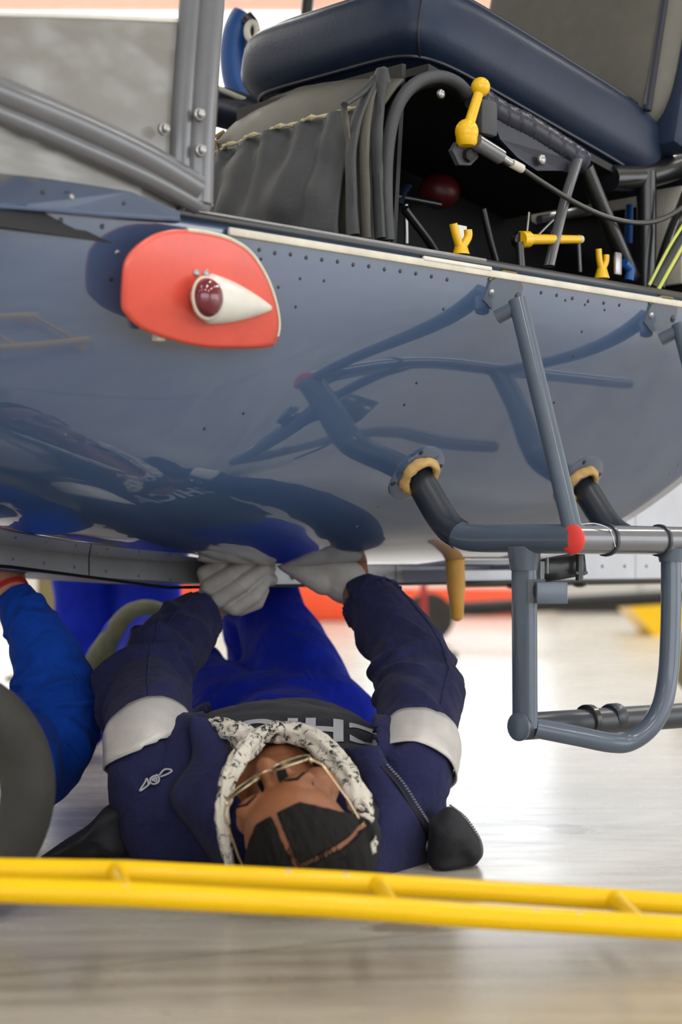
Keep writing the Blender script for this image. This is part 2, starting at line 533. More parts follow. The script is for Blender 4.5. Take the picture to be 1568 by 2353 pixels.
def floor_mat():
    m = bpy.data.materials.new('painted_hangar_floor')
    m.use_nodes = True
    nt = m.node_tree
    L = nt.links.new
    b = nt.nodes['Principled BSDF']
    b.inputs['Coat Weight'].default_value = 0.1
    b.inputs['Coat Roughness'].default_value = 0.15
    b.inputs['Specular IOR Level'].default_value = 0.3
    tc = nt.nodes.new('ShaderNodeTexCoord')
    def nz(scale, detail, mapscale=None, rough=0.6):
        n = nt.nodes.new('ShaderNodeTexNoise')
        n.inputs['Scale'].default_value = scale
        n.inputs['Detail'].default_value = detail
        n.inputs['Roughness'].default_value = rough
        if mapscale:
            mp = nt.nodes.new('ShaderNodeMapping')
            mp.inputs['Scale'].default_value = mapscale
            L(tc.outputs['Object'], mp.inputs['Vector'])
            L(mp.outputs[0], n.inputs['Vector'])
        else:
            L(tc.outputs['Object'], n.inputs['Vector'])
        return n
    def ramp(src, p0, c0, p1, c1):
        r = nt.nodes.new('ShaderNodeValToRGB')
        e = r.color_ramp.elements
        e[0].position = p0; e[0].color = c0
        e[1].position = p1; e[1].color = c1
        L(src, r.inputs[0])
        return r
    def mul(a, c):
        mx = nt.nodes.new('ShaderNodeMix')
        mx.data_type = 'RGBA'
        mx.blend_type = 'MULTIPLY'
        mx.inputs[0].default_value = 1
        L(a, mx.inputs[6]); L(c, mx.inputs[7])
        return mx.outputs[2]
    base = ramp(nz(1.2, 5).outputs[0], 0.3, C(176, 169, 154), 0.7, C(196, 191, 181)).outputs[0]
    streak = ramp(nz(3.2, 6, (1.0, 6.0, 1)).outputs[0], 0.32, (0.76, 0.74, 0.73, 1), 0.62, (1, 1, 1, 1)).outputs[0]
    specks = ramp(nz(34, 4, (0.45, 1.5, 1), 0.7).outputs[0], 0.285, (0.3, 0.25, 0.22, 1), 0.315, (1, 1, 1, 1)).outputs[0]
    col = mul(mul(base, streak), specks)
    # two worn patches and one joint line, each with its own shape
    geo = nt.nodes.new('ShaderNodeSeparateXYZ')
    L(tc.outputs['Object'], geo.inputs[0])
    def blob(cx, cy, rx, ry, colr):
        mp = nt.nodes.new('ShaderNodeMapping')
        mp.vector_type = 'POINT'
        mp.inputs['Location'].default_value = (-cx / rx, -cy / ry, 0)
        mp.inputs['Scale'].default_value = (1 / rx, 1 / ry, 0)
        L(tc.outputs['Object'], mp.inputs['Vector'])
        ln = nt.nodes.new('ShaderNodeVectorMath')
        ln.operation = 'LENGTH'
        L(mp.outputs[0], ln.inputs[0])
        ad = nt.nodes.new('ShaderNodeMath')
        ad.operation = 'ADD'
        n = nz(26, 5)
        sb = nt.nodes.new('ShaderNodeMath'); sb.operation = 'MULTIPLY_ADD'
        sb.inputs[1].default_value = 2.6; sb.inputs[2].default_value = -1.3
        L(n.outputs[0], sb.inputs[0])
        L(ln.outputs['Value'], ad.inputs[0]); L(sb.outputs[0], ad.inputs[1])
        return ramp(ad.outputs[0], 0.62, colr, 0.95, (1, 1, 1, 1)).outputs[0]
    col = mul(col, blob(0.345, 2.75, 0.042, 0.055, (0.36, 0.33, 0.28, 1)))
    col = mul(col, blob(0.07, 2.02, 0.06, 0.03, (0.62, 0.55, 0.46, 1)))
    # joint: line through (-.33, 1.79) and (.15, 2.02)
    dx, dy = 0.48, 0.23
    nl = math.hypot(dx, dy)
    nx, ny = -dy / nl, dx / nl
    off = -0.33 * nx + 1.79 * ny
    ma = nt.nodes.new('ShaderNodeMath'); ma.operation = 'MULTIPLY'; ma.inputs[1].default_value = nx
    mb_ = nt.nodes.new('ShaderNodeMath'); mb_.operation = 'MULTIPLY_ADD'; mb_.inputs[1].default_value = ny
    L(geo.outputs[0], ma.inputs[0]); L(geo.outputs[1], mb_.inputs[0]); L(ma.outputs[0], mb_.inputs[2])
    sub = nt.nodes.new('ShaderNodeMath'); sub.operation = 'SUBTRACT'; sub.inputs[1].default_value = off
    L(mb_.outputs[0], sub.inputs[0])
    ab = nt.nodes.new('ShaderNodeMath'); ab.operation = 'ABSOLUTE'
    L(sub.outputs[0], ab.inputs[0])
    col = mul(col, ramp(ab.outputs[0], 0.0012, (0.5, 0.46, 0.4, 1), 0.003, (1, 1, 1, 1)).outputs[0])
    L(col, b.inputs['Base Color'])
    rr = nt.nodes.new('ShaderNodeMapRange')
    rr.inputs[3].default_value = 0.16
    rr.inputs[4].default_value = 0.36
    L(nz(6, 5, (1, 3, 1)).outputs[0], rr.inputs[0])
    L(rr.outputs[0], b.inputs['Roughness'])
    return m
M['floor'] = floor_mat()

# ------------------------------------------------------------------ hangar shell
def struct(name, mb, m, parent=None, smooth=False):
    return obj(name, mb, m, parent, smooth=smooth, kind='structure', origin=(0, 0, 0))

struct('floor', MB().wbox(XL - 6, XR + 6, YF - 8, YB + 0.2, -0.2, 0.0), M['floor'])
struct('ceiling', MB().wbox(XL, XR, YF, YB, ZT, ZT + 0.2), M['ceil'])
# the far hangar door stands open above a low wall
struct('wall_back', MB().wbox(XL - 0.2, XR + 0.2, YB, YB + 0.2, 0.0, 0.8).wbox(XL - 0.2, XR + 0.2, YB, YB + 0.2, 5.2, ZT).wbox(XL - 0.2, -8.0, YB, YB + 0.2, 0.8, 5.2).wbox(9.0, XR + 0.2, YB, YB + 0.2, 0.8, 5.2), M['wall'])
struct('wall_left', MB().wbox(XL - 0.2, XL, YF, YB, 0.0, ZT), M['wall'])
# unseen openings in the right and front walls, sized to daylight the hull
struct('wall_right', MB().wbox(XR, XR + 0.2, YF, -6.0, 0, ZT).wbox(XR, XR + 0.2, 5.0, YB, 0, ZT).wbox(XR, XR + 0.2, -6.0, 5.0, 3.6, ZT), M['wall'])
struct('wall_front', MB().wbox(XL, -4.0, YF - 0.2, YF, 0, ZT).wbox(9.0, XR, YF - 0.2, YF, 0, ZT).wbox(-4.0, 9.0, YF - 0.2, YF, 4.4, ZT), M['wall'])
struct('trim_1', MB().wbox(XL, XR, YB + 0.02, YB + 0.08, 4.60, 4.74), M['red_wall'])

for i, (x, y) in enumerate(LAMPS):
    t = empty('ceiling_lamp', (x, y, ZT), 'long suspended hangar ceiling lamp above the work area', 'lamp', 'hangar ceiling lamps')
    obj('housing', MB().wbox(x - 0.3, x + 0.3, y - 1.0, y + 1.0, ZT - 0.42, ZT - 0.34, 0.02), M['lampbody'], t)
    for yy in (-0.7, 0.7):
        obj('hanger', MB().tube([(x, y + yy, ZT - 0.36), (x, y + yy, ZT)], 0.008, 8), M['lampbody'], t)

# ------------------------------------------------------------------ helicopter frame of reference
P0 = at(415, 492, 2.2)                       # front lower corner of the door opening
RX, RY = 0.7220, 0.6919                      # unit vector towards the tail
OX, OY = 0.6919, -0.7220                     # unit vector outboard (towards the lens)
RV, OV, ZV = V((RX, RY, 0)), V((OX, OY, 0)), V((0, 0, 1))
def H(s, t, z):
    return V((P0.x + s * RX + t * OX, P0.y + s * RY + t * OY, z))
def st(p):
    return ((p.x - P0.x) * RX + (p.y - P0.y) * RY, (p.x - P0.x) * OX + (p.y - P0.y) * OY)
def on_t(px, py, t):
    k = (px - 784) / F
    D = (P0.x * OX + P0.y * OY + t) / (k * OX + OY)
    return at(px, py, D)
def on_s(px, py, s):
    k = (px - 784) / F
    D = (P0.x * RX + P0.y * RY + s) / (k * RX + RY)
    return at(px, py, D)

SILL = 0.822
TC = -0.5523                                 # centreline of the cabin
BELLY = 0.392
heli = empty('helicopter', H(0.5, -0.55, 0.0), 'slate blue helicopter cabin with open door standing above the mechanics', 'helicopter')

def section(tab):
    """near half of the cross-section as (t, z), integrated from how far the skin faces downward (degrees) at each height"""
    def tilt(z):
        for (z0, a0), (z1, a1) in zip(tab, tab[1:]):
            if z >= z1: break
        return math.radians(a0 + (a1 - a0) * (z0 - z) / (z0 - z1))
    pts = []
    t, z = 0.0, SILL
    pts.append((t, z))
    while z > BELLY + 0.0002 and t > -0.47:
        a_ = tilt(z)
        t -= 0.004 * math.sin(a_)
        z = max(BELLY, z - 0.004 * math.cos(a_))
        pts.append((t, z))
    pts.append((TC, pts[-1][1] - 0.001))
    # even spacing along the curve, denser where it turns
    L_ = [0.0]
    for p, q in zip(pts, pts[1:]):
        L_.append(L_[-1] + math.hypot(q[0] - p[0], q[1] - p[1]))
    out = []
    N_ = 52
    k = 0
    for i in range(N_ + 1):
        d = L_[-1] * i / N_
        while k < len(L_) - 2 and L_[k + 1] < d: k += 1
        f = (d - L_[k]) / max(1e-9, L_[k + 1] - L_[k])
        out.append((pts[k][0] + (pts[k + 1][0] - pts[k][0]) * f, pts[k][1] + (pts[k + 1][1] - pts[k][1]) * f))
    return out + [(2 * TC - t, z) for t, z in out[-2::-1]]
SEC = section([(SILL, 13), (0.75, 23), (0.68, 32), (0.60, 36), (0.54, 39), (0.50, 45), (0.46, 57), (0.43, 68), (0.41, 77), (0.398, 83), (BELLY, 87)])      # by the steps
SECN = section([(SILL, 11), (0.75, 15), (0.68, 19), (0.60, 23), (0.54, 27), (0.50, 33), (0.46, 47), (0.43, 62), (0.41, 74), (0.398, 82), (BELLY, 87)])     # fuller, by the nose
def s_end(z):
    tab = [(0.38, 1.13), (0.42, 1.145), (0.463, 1.165), (0.543, 1.246), (0.62, 1.32), (0.70, 1.38), (0.83, 1.42)]
    for (z0, a0), (z1, a1) in zip(tab, tab[1:]):
        if z <= z1: break
    return a0 + (a1 - a0) * max(0, (z - z0)) / (z1 - z0)

def hull_pt(s, j):
    wb = min(1.0, max(0.0, (0.58 - s) / 0.5))
    wb = wb * wb * (3 - 2 * wb)
    t = SEC[j][0] * (1 - wb) + SECN[j][0] * wb
    z = SEC[j][1] * (1 - wb) + SECN[j][1] * wb
    if s > 0.6:
        s = 0.6 + (s - 0.6) / 0.76 * (s_end(z) - 0.6)
    k = 1.0
    if s < 0.3:
        k = math.sqrt(max(0.0, 1 - min(1.0, (0.3 - s) / 1.5) ** 2.5))
    rise = 0.095 * max(0.0, 0.75 - s) ** 2
    low = (SILL - z) / (SILL - BELLY)
    t = TC + (t - TC) * max(k, 0.06)
    z = z + rise * low
    z = 0.80 + (z - 0.80) * max(k, 0.12) if z < 0.8 else z
    return H(s, t, z)

HEND = 1.36
NPH = len(SEC) - 1
SS = [-1.2 + 0.02 * i for i in range(10)] + [-1.0 + 0.05 * i for i in range(1, 33)] + [0.6 + 0.04 * i for i in range(1, 20)]
rows = [[hull_pt(s, j) for j in range(NPH + 1)] for s in SS]
hm = MB().grid(rows)
hull_me = hm.mesh('hull')
HB = bvh(hull_me)
hull = obj('hull', hm, M['heli'], heli, angle=60, label='glossy slate blue hull')
sol = hull.modifiers.new('thickness', 'SOLIDIFY')
sol.thickness = 0.006
sol.offset = -1
me = hull.data
# make normals face outward (away from the section centre)
p = me.polygons[len(me.polygons) // 2]
if (p.center + wl(hull) - H(0.5, TC, 0.8)).dot(p.normal) < 0:
    me.flip_normals()
# rear bulkhead closing the blue hull
obj('hull_end', MB().grid([[hull_pt(HEND - 0.001, j).lerp(H(1.05, TC, 0.66), q / 4) for j in range(NPH + 1)] for q in range(5)]), M['heli'], heli, smooth=False)
# cabin floor
obj('cabin_floor', MB().slab([H(-0.3, -0.02, 0.79), H(1.23, -0.02, 0.79), H(1.23, -1.08, 0.79), H(-0.3, -1.08, 0.79)], (0, 0, -0.01)), M['black'], heli, smooth=False)

# ---- door sill: dark metal edge and cream strip
def bar(name, a, b, hw, hh, m, parent=heli, bev=0.002, up=ZV, label=None):
    a, b = V(a), V(b)
    d = (b - a)
    u = d.normalized()
    side = u.cross(V(up)).normalized()
    vv = side.cross(u).normalized()
    return obj(name, MB().box((a + b) / 2, d / 2, side * hw, vv * hh, bev), m, parent, label=label)
bar('sill_edge', H(-0.005, -0.012, SILL + 0.003), H(1.3, -0.012, SILL + 0.003), 0.016, 0.005, M['blackgloss'], label='black sill edge')
bar('sill_wear_strip', H(0.0, 0.0005, SILL + 0.0055), H(0.55, 0.0005, SILL + 0.0055), 0.0035, 0.0035, M['metal'], label='bare metal sill edge')
bar('sill_strip', H(0.075, 0.0, SILL - 0.0105), H(1.3, 0.0, SILL - 0.0105), 0.003, 0.0052, M['cream'], label='cream strip below the door sill')
bar('sill_strip', H(0.42, 0.0022, SILL - 0.0045), H(0.56, 0.0022, SILL - 0.0045), 0.0028, 0.003, M['white'])
obj('cabin_floor_edge', MB().slab([H(-0.3, -0.025, 0.79), H(1.25, -0.025, 0.79), H(1.25, -0.025, SILL), H(-0.3, -0.025, SILL)], OV * 0.004), M['black'], heli, smooth=False)

# ---- nose side: upper hull panel, door post, diagonal tube, perspex
obj('nose_panel', MB().slab([on_t(-160, 372, -0.010), on_t(0, 398, 0.0), on_t(120, 412, 0.006), on_t(300, 440, 0.010), on_t(415, 486, 0.006), on_t(412, 512, 0.001), on_t(250, 500, -0.004), on_t(120, 488, -0.012), on_t(0, 478, -0.021), on_t(-160, 466, -0.033)], -OV * 0.012), M['heli'], heli, smooth=False)
obj('panel_lap', MB().tube([on_t(-160, 464, -0.030), on_t(0, 474, -0.018), on_t(120, 482, -0.009), on_t(250, 493, -0.001), on_t(412, 506, 0.003)], 0.0030, 8), M['heli'], heli)
pp = [on_t(452, 470, 0.0), on_t(456, 330, 0.0), on_t(466, 160, 0.0), on_t(478, 0, 0.0), on_t(495, -260, 0.0), on_t(520, -600, -0.01), H(0.14, -0.06, 1.7), H(0.20, -0.12, 2.03)]
pp = catmull(pp, 6)
post = empty('door_post', H(0.01, 0, SILL), parent=heli)
obj('tube', MB().tube(pp, 0.021, 20, up=OV), M['frame'], post)
obj('flange', MB().tube([V(p) - RV * 0.026 for p in pp], 0.012, 12, flat=1.3, up=OV), M['frame'], post)
obj('door_seal', MB().tube([V(p) + RV * 0.022 - OV * 0.008 for p in pp], 0.008, 10), M['blackgloss'], post, label='dark rubber door seal')
diag = empty('windscreen_rail', H(-0.2, 0, 0.9), parent=heli)
dp = [on_t(448, 432, 0.006), on_t(330, 362, 0.006), on_t(180, 290, 0.006), on_t(0, 216, 0.006), on_t(-200, 140, 0.0), on_t(-500, 70, -0.02)]
obj('tube', MB().tube(catmull(dp, 6), 0.0185, 20), M['frame'], diag)
dp2 = [on_t(452, 470, 0.004), on_t(330, 405, 0.004), on_t(180, 338, 0.004), on_t(0, 262, 0.004), on_t(-200, 190, 0.0), on_t(-500, 120, -0.02)]
obj('flange', MB().tube(catmull(dp2, 6), 0.013, 12), M['frame'], diag)
obj('corner_gusset', MB().box(on_t(446, 430, 0.0), RV * 0.024, OV * 0.009, ZV * 0.03, 0.008), M['frame'], post)
for (x, y) in ((459, 262), (462, 345), (378, 296)):
    c = on_t(x, y, 0.022 if x > 400 else 0.012)
    obj('bolt', MB().lathe(c - OV * 0.004, OV, [(0.0075, 0), (0.0075, 0.004), (0.0055, 0.005), (0.0052, 0.0095), (0.003, 0.011)], 12), M['metal'], post)
def pane(name, pts, t, parent=heli):
    return obj(name, MB().slab([on_t(x, y, t) for x, y in pts], -OV * 0.004), M['perspex'], parent, smooth=False, label='scuffed clear perspex pane')
pane('window_pane', [(-400, 20), (-100, 30), (200, 38), (418, 48), (436, 410), (200, 300), (0, 216), (-200, 142), (-400, 90)], -0.004)
pane('window_pane', [(-300, 180), (0, 262), (200, 350), (330, 410), (440, 465), (430, 492), (300, 448), (120, 420), (-300, 360)], -0.004)
obj('pane_edge', MB().tube([on_t(-400, 20, -0.006), on_t(-100, 30, -0.006), on_t(200, 38, -0.006), on_t(418, 48, -0.006)], 0.0035, 8), M['white'], heli)

# ---- hull fittings: rivets and screws
riv = MB().lathe((0, 0, -0.0006), (0, 0, 1), [(0.0032, 0), (0.0028, 0.0012), (0.0015, 0.0019)], 8)
riv_me = riv.mesh('rivet')
finish_mesh(riv_me, M['step'])
riv_dark = riv_me.copy()
riv_dark.materials.clear(); riv_dark.materials.append(M['dark_step'])
screw_me = riv_me.copy()
screw_me.materials.clear(); screw_me.materials.append(M['metal'])
def stud(name, me, p, n, parent, scale=1.0):
    o = bpy.data.objects.new(name, me)
    COL.objects.link(o)
    o.parent = parent
    o.location = V(p) - wl(parent)
    o.rotation_euler = V(n).to_track_quat('Z', 'Y').to_euler()
    o.scale = (scale,) * 3
    return o
for i in range(30):
    x = 560 + i * 36
    y = 560 + (x - 560) * 0.152 + 10
    if 1060 < x < 1230 or x > 1440: continue
    p_, n_ = cast(HB, x, y + random.uniform(-2, 2))
    stud('rivet', riv_dark, p_, n_, hull)
for (x, y) in [(690, 640), (745, 645), (600, 595), (640, 660), (680, 705), (1345, 700), (1390, 712), (1300, 690), (1020, 710), (1338, 762), (1318, 818), (930, 930),
               (958, 880), (1274, 925), (1270, 1008), (1560, 1068), (1540, 1090), (470, 985), (560, 950), (300, 1060), (225, 1270), (870, 1165), (440, 1105), (820, 1210), (150, 1000)]:
    p_, n_ = cast(HB, x, y)
    stud('rivet', riv_dark if y < 1000 else riv_me, p_, n_, hull, 0.8)
for (x, y) in [(70, 500), (140, 506), (235, 520), (100, 440), (165, 452), (270, 580), (255, 640), (285, 465)]:
    stud('screw', screw_me if x in (165, 270) else riv_dark, cast(HB, x, y)[0] if y > 482 else on_t(x, y, 0.004 if x > 140 else -0.004), OV, hull, 1.1)

# ---- navigation light on its coral plate, standing off the hull
nav = empty('navigation_light', on_t(460, 670, 0.0), parent=heli)
tag(nav, 'coral red plate with a teardrop red navigation light')
ol = [(430, 528), (480, 535), (530, 550), (575, 580), (610, 632), (632, 690), (641, 745), (632, 785), (610, 797), (540, 799), (460, 795), (380, 776), (320, 752), (288, 722),
      (279, 700), (281, 640), (287, 600), (310, 568), (350, 540), (390, 529)]
sm = catmull([p + () for p in ol] + [ol[0]], 5)[:-1]
def plate_pt(x, y, off=0.0):
    # gently domed: follows the hull below but stands a hand's width off it at the front
    d = math.hypot((x - 460) / 190, (y - 665) / 140)
    lean = 0.034 - 0.040 * ((y - 530) / 270.0) - 0.010 * d * d + off
    return on_t(x, y, lean)
NR = 12
rows = []
for k in range(NR + 1):
    q = k / NR
    rows.append([plate_pt(460 + (x - 460) * q, 665 + (y - 665) * q) for x, y in sm])
pl = MB().grid(rows, closed=True)
plate = obj('plate', pl, M['red_plate'], nav, angle=70, label='coral red rounded plate')
so = plate.modifiers.new('thickness', 'SOLIDIFY')
so.thickness = 0.005
so.offset = 0
edge = [plate_pt(x, y, 0.001) for x, y in sm]
obj('plate_edge', MB().tube(edge[0:34] , 0.0028, 8, caps=True), M['cream'], nav, label='worn pale edge of the plate')
obj('stand', MB().lathe(on_t(430, 650, -0.075), OV, [(0.05, 0), (0.045, 0.03), (0.038, 0.072)], 24), M['heli'], nav)
# teardrop housing: long axis along the flight direction
cc = plate_pt(475, 686, 0.004)
tail = plate_pt(622, 708, 0.003)
ax = (tail - cc)
Lx = ax.length
ux = ax.normalized()
un = (OV - ux * OV.dot(ux)).normalized()
uv = un.cross(ux)
rows = []
for i in range(25):
    q = i / 24
    x = -0.028 + q * (Lx + 0.028)
    if x < 0: hw_ = 0.0275 * math.sqrt(max(0, 1 - (x / 0.028) ** 2))
    else: hw_ = 0.0275 * (1 - (x / Lx) ** 1.55) + 0.0035
    hw_ = max(hw_, 0.0015)
    hh = hw_ * 0.85
    rows.append([cc + ux * x + uv * (hw_ * math.cos(a)) + un * (hh * math.sin(a)) for a in [PI * j / 14 for j in range(15)]])
obj('light_housing', MB().grid(rows), M['white'], nav, angle=180, label='white teardrop light housing').modifiers.new('t', 'SOLIDIFY').thickness = 0.002
lc = plate_pt(477, 684, 0.022)
Ml = Matrix((ux, uv, un)).transposed()
obj('light_lens', MB().ell(lc, 0.0215, 0.0235, 0.017, Ml), M['lens'], nav, angle=180, label='dark red glass lens')
obj('lens_ring', MB().tube([lc - un * 0.002 + ux * (0.0225 * math.cos(a)) + uv * (0.0245 * math.sin(a)) for a in [2 * PI * j / 32 for j in range(33)]], 0.0018, 8), M['cream'], nav)
stud('housing_screw', screw_me, cc + ux * 0.035 + un * 0.0165, un, nav, 0.9)
for (x, y) in ((452, 627), (474, 628)):
    stud('plate_screw', screw_me, plate_pt(x, y, 0.003), OV, nav, 1.6)
bracket = plate_pt(365, 776, -0.01)
obj('clip', MB().box(bracket, RV * 0.006, OV * 0.006, ZV * 0.004, 0.001), M['cream'], nav)

# ---- boarding steps: two out-rigger frames, a long step tube and a lower stirrup
S1, S2 = 0.594, 0.983
def arc(pts, n=6):
    return catmull(pts, n)
for i, s in enumerate((S1, S2)):
    fr = empty('step_outrigger', H(s, 0.0, 0.45), parent=heli)
    tag(fr, 'front out-rigger tube holding the boarding step' if i == 0 else 'rear out-rigger tube holding the boarding step')
    # hull bracket at the top
    hp, hn = cast(HB, *((1158, 676) if i == 0 else (1520, 728)))
    top = H(s, 0.022, 0.775)
    end = H(s, 0.125, 0.437)
    obj('brace', MB().tube([top, end], 0.0138, 18), M['step'], fr, label='slanted grey brace tube')
    obj('reflection_stub', MB().tube([H(s - 0.012, -0.006, 0.752), H(s - 0.002, 0.018, 0.764)], 0.0105, 12), M['step'], fr)  # stub added where the glossy hull only reflects the brace
    pn = hn
    tt = (RV - pn * RV.dot(pn)).normalized()
    vv = pn.cross(tt)
    if vv.z < 0: vv = -vv
    pts = [hp + tt * a + vv * b + pn * 0.003 for a, b in ((-0.042, -0.012), (-0.036, 0.016), (-0.012, 0.03), (0.014, 0.03), (0.034, 0.012), (0.036, -0.012), (0.012, -0.022), (-0.02, -0.024))]
    obj('bracket_plate', MB().slab(pts, -pn * 0.006), M['step'], fr, smooth=False)
    obj('sealant', MB().tube([p - pn * 0.0035 + (p - hp) * 0.06 for p in pts[1:5]], 0.0026, 8, flat=1.0), M['khaki'], fr, label='olive sealant bead')
    for a in (-0.03, 0.027):
        stud('bolt', screw_me if a < 0 else riv_dark, hp + tt * a + pn * 0.003 + vv * 0.0, pn, fr, 2.0)
    # lower transverse tube from the hull to the step
    path = arc([tuple(H(s, -0.22, 0.575)), tuple(H(s, -0.176, 0.532)), tuple(H(s, -0.125, 0.468)), tuple(H(s, -0.095, 0.445)), tuple(H(s, -0.06, 0.437)), tuple(H(s, 0.02, 0.436)), tuple(H(s, 0.128, 0.435))], 6)
    obj('cross_tube', MB().tube(path[:20], 0.0225, 18), M['dark_step'], fr, label='dark lower cross tube')
    obj('cross_tube_end', MB().tube(path[18:], 0.0205, 18, flat=1.0), M['step'], fr)
    q0, qn = cast(HB, *((958, 1088) if i == 0 else (1330, 1106)))
    # ragged leather boot around the hole
    rows = []
    qt = (RV - qn * RV.dot(qn)).normalized()
    qv = qn.cross(qt)
    for k, (rad, hh) in enumerate(((0.022, 0.012), (0.026, 0.016), (0.031, 0.013), (0.034, 0.006), (0.031, 0.0), (0.02, -0.002))):
        rows.append([q0 + (qt * math.cos(a) + qv * math.sin(a)) * rad * (1 + 0.16 * noise.noise(V((math.cos(a) * 2.2, math.sin(a) * 2.2, k * .4 + i * 5)))) + qn * (hh + 0.004 * noise.noise(V((a * 3, k, i)))) for a in [2 * PI * j / 28 for j in range(28)]])
    obj('boot', MB().grid(rows, closed=True), M['tan'], fr, angle=180, label='tan leather boot round the tube').modifiers.new('t', 'SOLIDIFY').thickness = 0.003
    obj('hull_flange', MB().lathe(q0 - qn * 0.002, qn, [(0.05, 0), (0.05, 0.002), (0.044, 0.004)], 28), M['heli'], fr)
    for a in (0.4, 2.0, 3.6, 5.2):
        stud('bolt', riv_dark, q0 + (qt * math.cos(a) + qv * math.sin(a)) * 0.043 + qn * 0.002, qn, fr, 1.4)
step = empty('boarding_step', H(0.9, 0.13, 0.43), parent=heli)
tag(step, 'long grey boarding step tube with a red end cap')
Zs = 0.434
obj('tube', MB().tube([H(S1 - 0.012, 0.132, Zs), H(1.35, 0.132, Zs)], 0.0205, 22), M['frame'], step)
obj('end_cap', MB().lathe(H(S1 - 0.012, 0.132, Zs), -RV, [(0.0205, -0.002), (0.0205, 0.001), (0.018, 0.0035), (0.008, 0.0055)], 24), M['red_cap'], step, label='red painted end cap')
for s in (0.652, 0.775):
    obj('collar', MB().lathe(H(s, 0.132, Zs), RV, [(0.021, 0), (0.0235, 0.001), (0.0235, 0.006), (0.021, 0.007)], 22), M['dark_step'], step)
obj('wire_tie', MB().tube(arc([tuple(H(S1 + 0.005, 0.132, Zs + 0.021)), tuple(H(S1 + 0.02, 0.145, Zs + 0.022)), tuple(H(S1 + 0.045, 0.15, Zs + 0.014)), tuple(H(S1 + 0.055, 0.153, Zs - 0.01))], 6), 0.0011, 6), M['metal'], step)

low = empty('stirrup_step', H(S1, 0.033, 0.17), parent=heli)
tag(low, 'grey U-shaped stirrup step hanging below the boarding step')
pt0 = on_s(1205, 1262, S1)
pt1 = on_s(1207, 1672, S1)
obj('front_post', MB().tube([pt0, pt1], 0.0122, 18, flat=1.75, up=RV), M['step'], low)
obj('post_head', MB().tube([pt0 + ZV * 0.004, pt0 - ZV * 0.03], [0.021, 0.0165], 18, flat=1.3, up=RV), M['step'], low)
ra = pt1 + V((0, 0, 0.002))
rl0, rl1 = ra - RV * 0.012, ra + RV * 0.62 + V((0, 0, -0.012))
obj('rail', MB().tube([rl0, rl1], 0.0195, 20), M['dark_step'], low, label='dark lower rail')
obj('rail_cap', MB().lathe(rl0, -RV, [(0.0195, -0.002), (0.0203, 0.0), (0.0203, 0.003), (0.017, 0.005)], 22), M['step'], low, label='round grey rail end cap')
obj('rail_collar', MB().lathe(ra + RV * 0.135, RV, [(0.02, 0), (0.023, 0.002), (0.023, 0.012), (0.02, 0.014)], 20), M['blackgloss'], low)
obj('rail_collar', MB().lathe(ra + RV * 0.19, RV, [(0.02, 0), (0.0215, 0.004), (0.0215, 0.02), (0.02, 0.024)], 20), M['dark_step'], low)
up_ = [at(1228, 1672, 2.585), at(1330, 1692, 2.60), at(1400, 1706, 2.612), at(1446, 1704, 2.625), at(1492, 1672, 2.635), at(1522, 1620, 2.645), at(1536, 1550, 2.655), at(1541, 1470, 2.66), at(1543, 1380, 2.663), at(1543, 1268, 2.665)]
obj('loop_tube', MB().tube(catmull(up_, 7), 0.0155, 18, flat=0.92, up=RV), M['step'], low, label='bent grey loop tube')
obj('loop_collar', MB().tube([at(1543, 1262, 2.665), at(1543, 1292, 2.664)], [0.022, 0.0175], 18), M['step'], low)
# bracket block with an oval hole
bc = on_s(1233, 1358, S1)
hw_, hh_ = 0.0125, 0.0165
outer, inner = [], []
NH = 24
for j in range(NH):
    a = 2 * PI * j / NH
    cx, sx_ = math.cos(a), math.sin(a)
    q = 1 / max(abs(cx), abs(sx_))
    outer.append(V((cx * q * hw_, 0, sx_ * q * hh_)))
    inner.append(V((cx * 0.0058, 0, sx_ * 0.0105)))
rowsb = []
for off, ring in ((0, inner), (0, outer), (1, outer), (1, inner)):
    rowsb.append([bc + V((p.x, 0.008 * off - 0.004, p.z)) for p in ring])
rowsb.append(rowsb[0])
obj('lug_plate', MB().grid(rowsb, closed=True), M['blackgloss'], low, smooth=False, label='dark lug plate with an oval hole')
obj('lug_block', MB().box(on_s(1268, 1362, S1) + V((0, 0.004, 0)), V((0.0215, 0, 0)), V((0, 0.012, 0)), V((0, 0, 0.0152)), 0.0015), M['step'], low)
obj('clamp_box', MB().box(at(1292, 1303, 2.66), V((0.031, 0, 0.006)), V((0, 0.03, 0)), V((-0.002, 0, 0.017)), 0.003), M['blackgloss'], low, label='black clamp box')
obj('clamp_bolt', MB().tube([at(1333, 1270, 2.6), at(1332, 1334, 2.6)], 0.0055, 10), M['blackgloss'], low)
obj('clamp_nut', MB().lathe(at(1332, 1318, 2.6), (0, 0, 1), [(0.012, -0.001), (0.012, 0.003)], 6), M['dark_step'], low)
obj('clamp_rod', MB().tube([at(1243, 1290, 2.62), at(1243, 1330, 2.62)], 0.006, 10), M['frame'], low)
obj('clamp_rod', MB().tube([at(1258, 1282, 2.63), at(1258, 1318, 2.63)], 0.003, 8), M['metal'], low)
obj('strap', MB().tube(catmull([at(1190, 1372, 2.7), at(1180, 1400, 2.7), at(1184, 1440, 2.7), at(1182, 1482, 2.7)], 5), 0.0035, 8), M['kneepad'], low)

